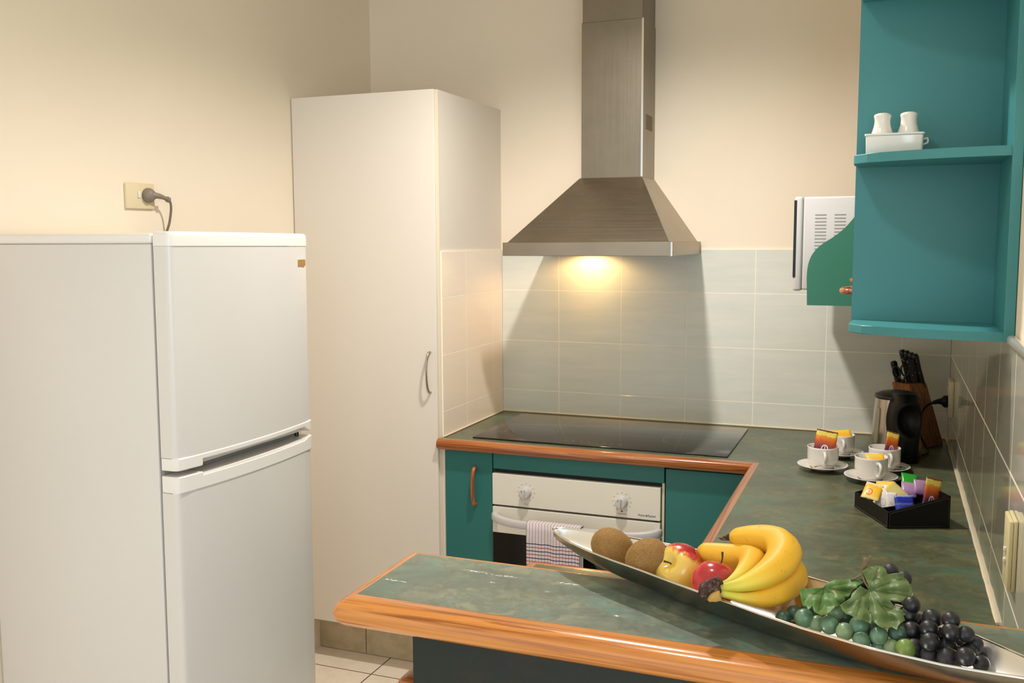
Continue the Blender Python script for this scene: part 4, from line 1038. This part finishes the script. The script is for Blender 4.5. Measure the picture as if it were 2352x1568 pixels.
BL = [(2141, 1419, 21, 'k_a', .004), (2184.5, 1424, 19.5, 'k_a', .002), (2134, 1444, 21, 'k_a', .006), (2185, 1452, 21.5, 'k_a', .007), (2219, 1456, 18.5, 'k_b', .002), (2094, 1448, 21, 'k_a', 0), (2136, 1474, 21.5, 'k_a', .006), (2177, 1486, 21, 'k_b', -.004), (2241, 1478, 17, 'k_b', -.006), (2225, 1494, 19, 'k_a', -.004), (2218, 1508, 22, 'k_a', .006), (2253, 1523, 19, 'k_a', 0), (2134, 1503, 18.5, 'k_b', -.002), (2175, 1511, 22, 'k_b', 0), (2101, 1486, 20, 'k_b', -.004), (2094, 1389, 19.5, 'k_a', .004), (2086, 1413, 22, 'k_a', .002), (2076, 1329, 18, 'k_b', -.018), (2046, 1312, 17.5, 'k_b', -.018), (2109, 1427, 17, 'k_a', -.004), (2160, 1459, 18, 'k_a', -.006), (1995, 1340, 18, 'k_a', -.008), (2062, 1385, 20, 'k_a', -.016), (1977, 1348, 19, 'k_a', -.006), (1958, 1368, 20, 'k_a', -.006), (1940, 1384, 19, 'k_a', -.006), (2055, 1355, 19, 'k_a', -.018), (2110, 1478, 18, 'k_a', -.014), (2150, 1490, 18, 'k_a', -.016), (2200, 1478, 18, 'k_a', -.012)]
def bunch(name, label, data, cat):
    cen = gpos(*data[len(data)//2][:2])[0]; T_ = thing(name, label, cat, cen); ctr = []
    for (px, py, r, m, lf) in data:
        c, q = gpos(px, py, lf); depth = (c-CAM).dot(fw); R = r*depth/F; ctr.append((c, R))
        ax_ = V((random.uniform(-1, 1), random.uniform(-1, 1), random.uniform(-1, 1))).normalized()
        bm = bmesh.new(); lathe(bm, [(R*math.sin(PI*k/16), -R*1.04*math.cos(PI*k/16)) for k in range(17)], c, 24, ax_); mesh_obj('grape', bm, m, 'all', parent=T_)
    return T_, ctr
MT['stalk'] = mat('brown_vine_stalk', (120, 104, 72), .8)
gg, gc = bunch('grape_bunch', 'artificial green grape bunch below the vine leaves at the bowl rim', GR, 'grapes')
kk, kc = bunch('grape_bunch', 'artificial black grape bunch filling the right end of the bowl', BL, 'grapes')
for T_, ctr in ((gg, gc), (kk, kc)):
    bm = bmesh.new(); m_ = sum((c for c, _ in ctr), V((0, 0, 0)))/len(ctr); m_.z -= .006
    for c, R in ctr:
        d_ = (m_-c); 
        if d_.length > .02: tube(bm, [c+d_.normalized()*R*.9, c+d_*.6+V((0, 0, -.004)), m_], .0011, 5)
    mesh_obj('stalks', bm, 'stalk', parent=T_)
# leaves
def leaf_mat(name, a, b, edge):
    m = mat(name, a, .45, spec=.3); t = NT(m); v = t.coord(); n = t.noise(v, 45, 4, .6); n2 = t.noise(v, 70, 3)
    c = t.mix(n, a, b); c = t.mix(t.ramp(n2, [(.64, (0, 0, 0)), (.72, (150, 150, 150))]), c, edge)
    at_ = t.n('ShaderNodeAttribute', attribute_name='vein'); c = t.mix(t.math('MULTIPLY', at_.outputs['Fac'], .85), c, (54, 74, 34)); t.col(c); return m
MT['leaf_a'] = leaf_mat('vine_leaf_green', (108, 124, 76), (84, 106, 58), (146, 104, 80)); MT['leaf_b'] = leaf_mat('vine_leaf_bright', (80, 116, 56), (100, 128, 68), (168, 76, 60))
def Z2(p): return (1780+p[0]/4.042, 1180+p[1]/4.042)
def leaf(outline, centre, veins, tfun, m, label, parent):
    from mathutils import geometry
    pts = [Z2(p) for p in outline]; cx, cy = Z2(centre); vs = [(Z2(a), Z2(b)) for a, b in veins]
    bm = bmesh.new(); lay = bm.verts.layers.float.new('vein')
    # dense point set triangulated inside the outline
    dense = []
    for a, b in zip(pts, pts[1:]+pts[:1]):
        L = math.dist(a, b); n = max(1, int(L/3.5))
        for k in range(n): dense.append((a[0]+(b[0]-a[0])*k/n+random.uniform(-.5, .5), a[1]+(b[1]-a[1])*k/n+random.uniform(-.5, .5)))
    def inside(x, y):
        c = False; n = len(dense)
        for i in range(n):
            (x1, y1), (x2, y2) = dense[i], dense[i-1]
            if (y1 > y) != (y2 > y) and x < (x2-x1)*(y-y1)/(y2-y1)+x1: c = not c
        return c
    inn = []; x0, x1_ = min(p[0] for p in pts), max(p[0] for p in pts); y0, y1_ = min(p[1] for p in pts), max(p[1] for p in pts)
    yy = y0
    while yy < y1_:
        xx = x0+random.uniform(0, 2)
        while xx < x1_:
            if inside(xx, yy) and min(math.dist((xx, yy), q) for q in dense) > 1.7: inn.append((xx, yy))
            xx += 2.6
        yy += 2.4
    allp = dense+inn; nD = len(dense)
    res = geometry.delaunay_2d_cdt([V(p) for p in allp], [], [list(range(nD))], 1, 1e-4)
    def dseg(p, a, b):
        ax_, ay = b[0]-a[0], b[1]-a[1]; t_ = max(0, min(1, ((p[0]-a[0])*ax_+(p[1]-a[1])*ay)/(ax_*ax_+ay*ay+1e-9)))
        return math.dist(p, (a[0]+ax_*t_, a[1]+ay*t_))
    vv = []
    for p in res[0]:
        dm = min(dseg(p, a, b) for a, b in vs); tt = tfun(p[0], p[1])
        tt += -.0052*min(1, dm/13)+.0034*math.sin(p[0]*.13)+.0026*math.sin(p[1]*.19+1)
        q = bm.verts.new(at(p[0], p[1], tt)); q[lay] = max(0, 1-dm/2.6); vv.append(q)
    for f in res[2]:
        if len(set(f)) > 2: bm.faces.new([vv[i] for i in f])
    o = mesh_obj('leaf', bm, m, 'all', parent=parent); so = o.modifiers.new('s', 'SOLIDIFY'); so.thickness = .0006; so.offset = 0
    tag(o, label); return o
LA = [(810, 530), (845, 505), (880, 490), (950, 480), (1000, 492), (1030, 515), (1042, 560), (1090, 552), (1130, 548), (1192, 550), (1198, 590), (1230, 615), (1252, 655), (1268, 680), (1272, 715), (1286, 745), (1270, 775), (1240, 792), (1190, 822), (1120, 812), (1066, 800), (1100, 845), (1150, 880), (1190, 895), (1232, 918), (1195, 950), (1208, 990), (1170, 1010), (1150, 1030), (1132, 1076), (1085, 1050), (1050, 1056), (1000, 1060), (960, 1035), (925, 1010), (900, 965), (884, 905), (878, 870), (868, 885), (880, 930), (896, 985), (890, 1018), (850, 1000), (800, 985), (760, 978), (715, 945), (660, 925), (630, 895), (606, 842), (650, 815), (700, 780), (712, 738), (770, 690), (790, 668), (860, 706), (880, 700), (860, 640), (838, 590)]
leaf(LA, (880, 705), [((880, 705), (1240, 760)), ((880, 705), (1120, 1040)), ((880, 705), (680, 850)), ((880, 705), (860, 980)), ((880, 705), (960, 500)), ((880, 705), (1180, 600)), ((1000, 850), (1190, 920)), ((800, 780), (760, 940))],
     lambda x, y: 1.288-(y-1355)*.00062+.0000*x, 'leaf_a', 'large vine leaf facing the camera', gg)
LBp = [(232, 692), (300, 690), (380, 688), (450, 682), (470, 652), (500, 632), (560, 612), (640, 606), (700, 602), (740, 596), (790, 612), (824, 632), (800, 652), (775, 665), (760, 690), (712, 708), (702, 736), (690, 766), (640, 768), (655, 800), (618, 830), (600, 856), (560, 862), (520, 905), (480, 935), (435, 945), (400, 925), (368, 905), (345, 850), (325, 880), (306, 892), (290, 855), (258, 850), (246, 800), (236, 750)]
leaf(LBp, (470, 680), [((460, 684), (620, 840)), ((460, 684), (400, 900)), ((460, 684), (270, 800)), ((460, 684), (690, 720)), ((470, 680), (780, 620))],
     lambda x, y: 1.318-(y-1350)*.00060, 'leaf_b', 'smaller bright vine leaf beside the bananas', gg)
bm = bmesh.new(); tube(bm, [at(*Z2((880, 704)), 1.302), at(*Z2((838, 640)), 1.312), at(*Z2((812, 570)), 1.322), at(*Z2((815, 525)), 1.325), at(*Z2((835, 470)), 1.322), at(*Z2((842, 412)), 1.320)], [.0012, .0012, .002, .0032, .0034, .0030], 9, smooth_n=5)
tube(bm, [at(*Z2((838, 480)), 1.323), at(*Z2((868, 430)), 1.318), at(*Z2((890, 388)), 1.314)], [.0022, .0017, .0015], 8, smooth_n=4)
tube(bm, [at(*Z2((812, 560)), 1.322), at(*Z2((760, 590)), 1.325), at(*Z2((700, 610)), 1.328)], [.002, .0016, .0012], 8, smooth_n=4)
tube(bm, [at(*Z2((815, 540)), 1.326), at(*Z2((860, 640)), 1.335), at(*Z2((900, 760)), 1.33)], [.002, .002, .002], 8, smooth_n=4)
mesh_obj('stem', bm, 'stalk', 'all', parent=gg)
for o in bpy.data.objects:
    if o.get('label') == '': del o['label']
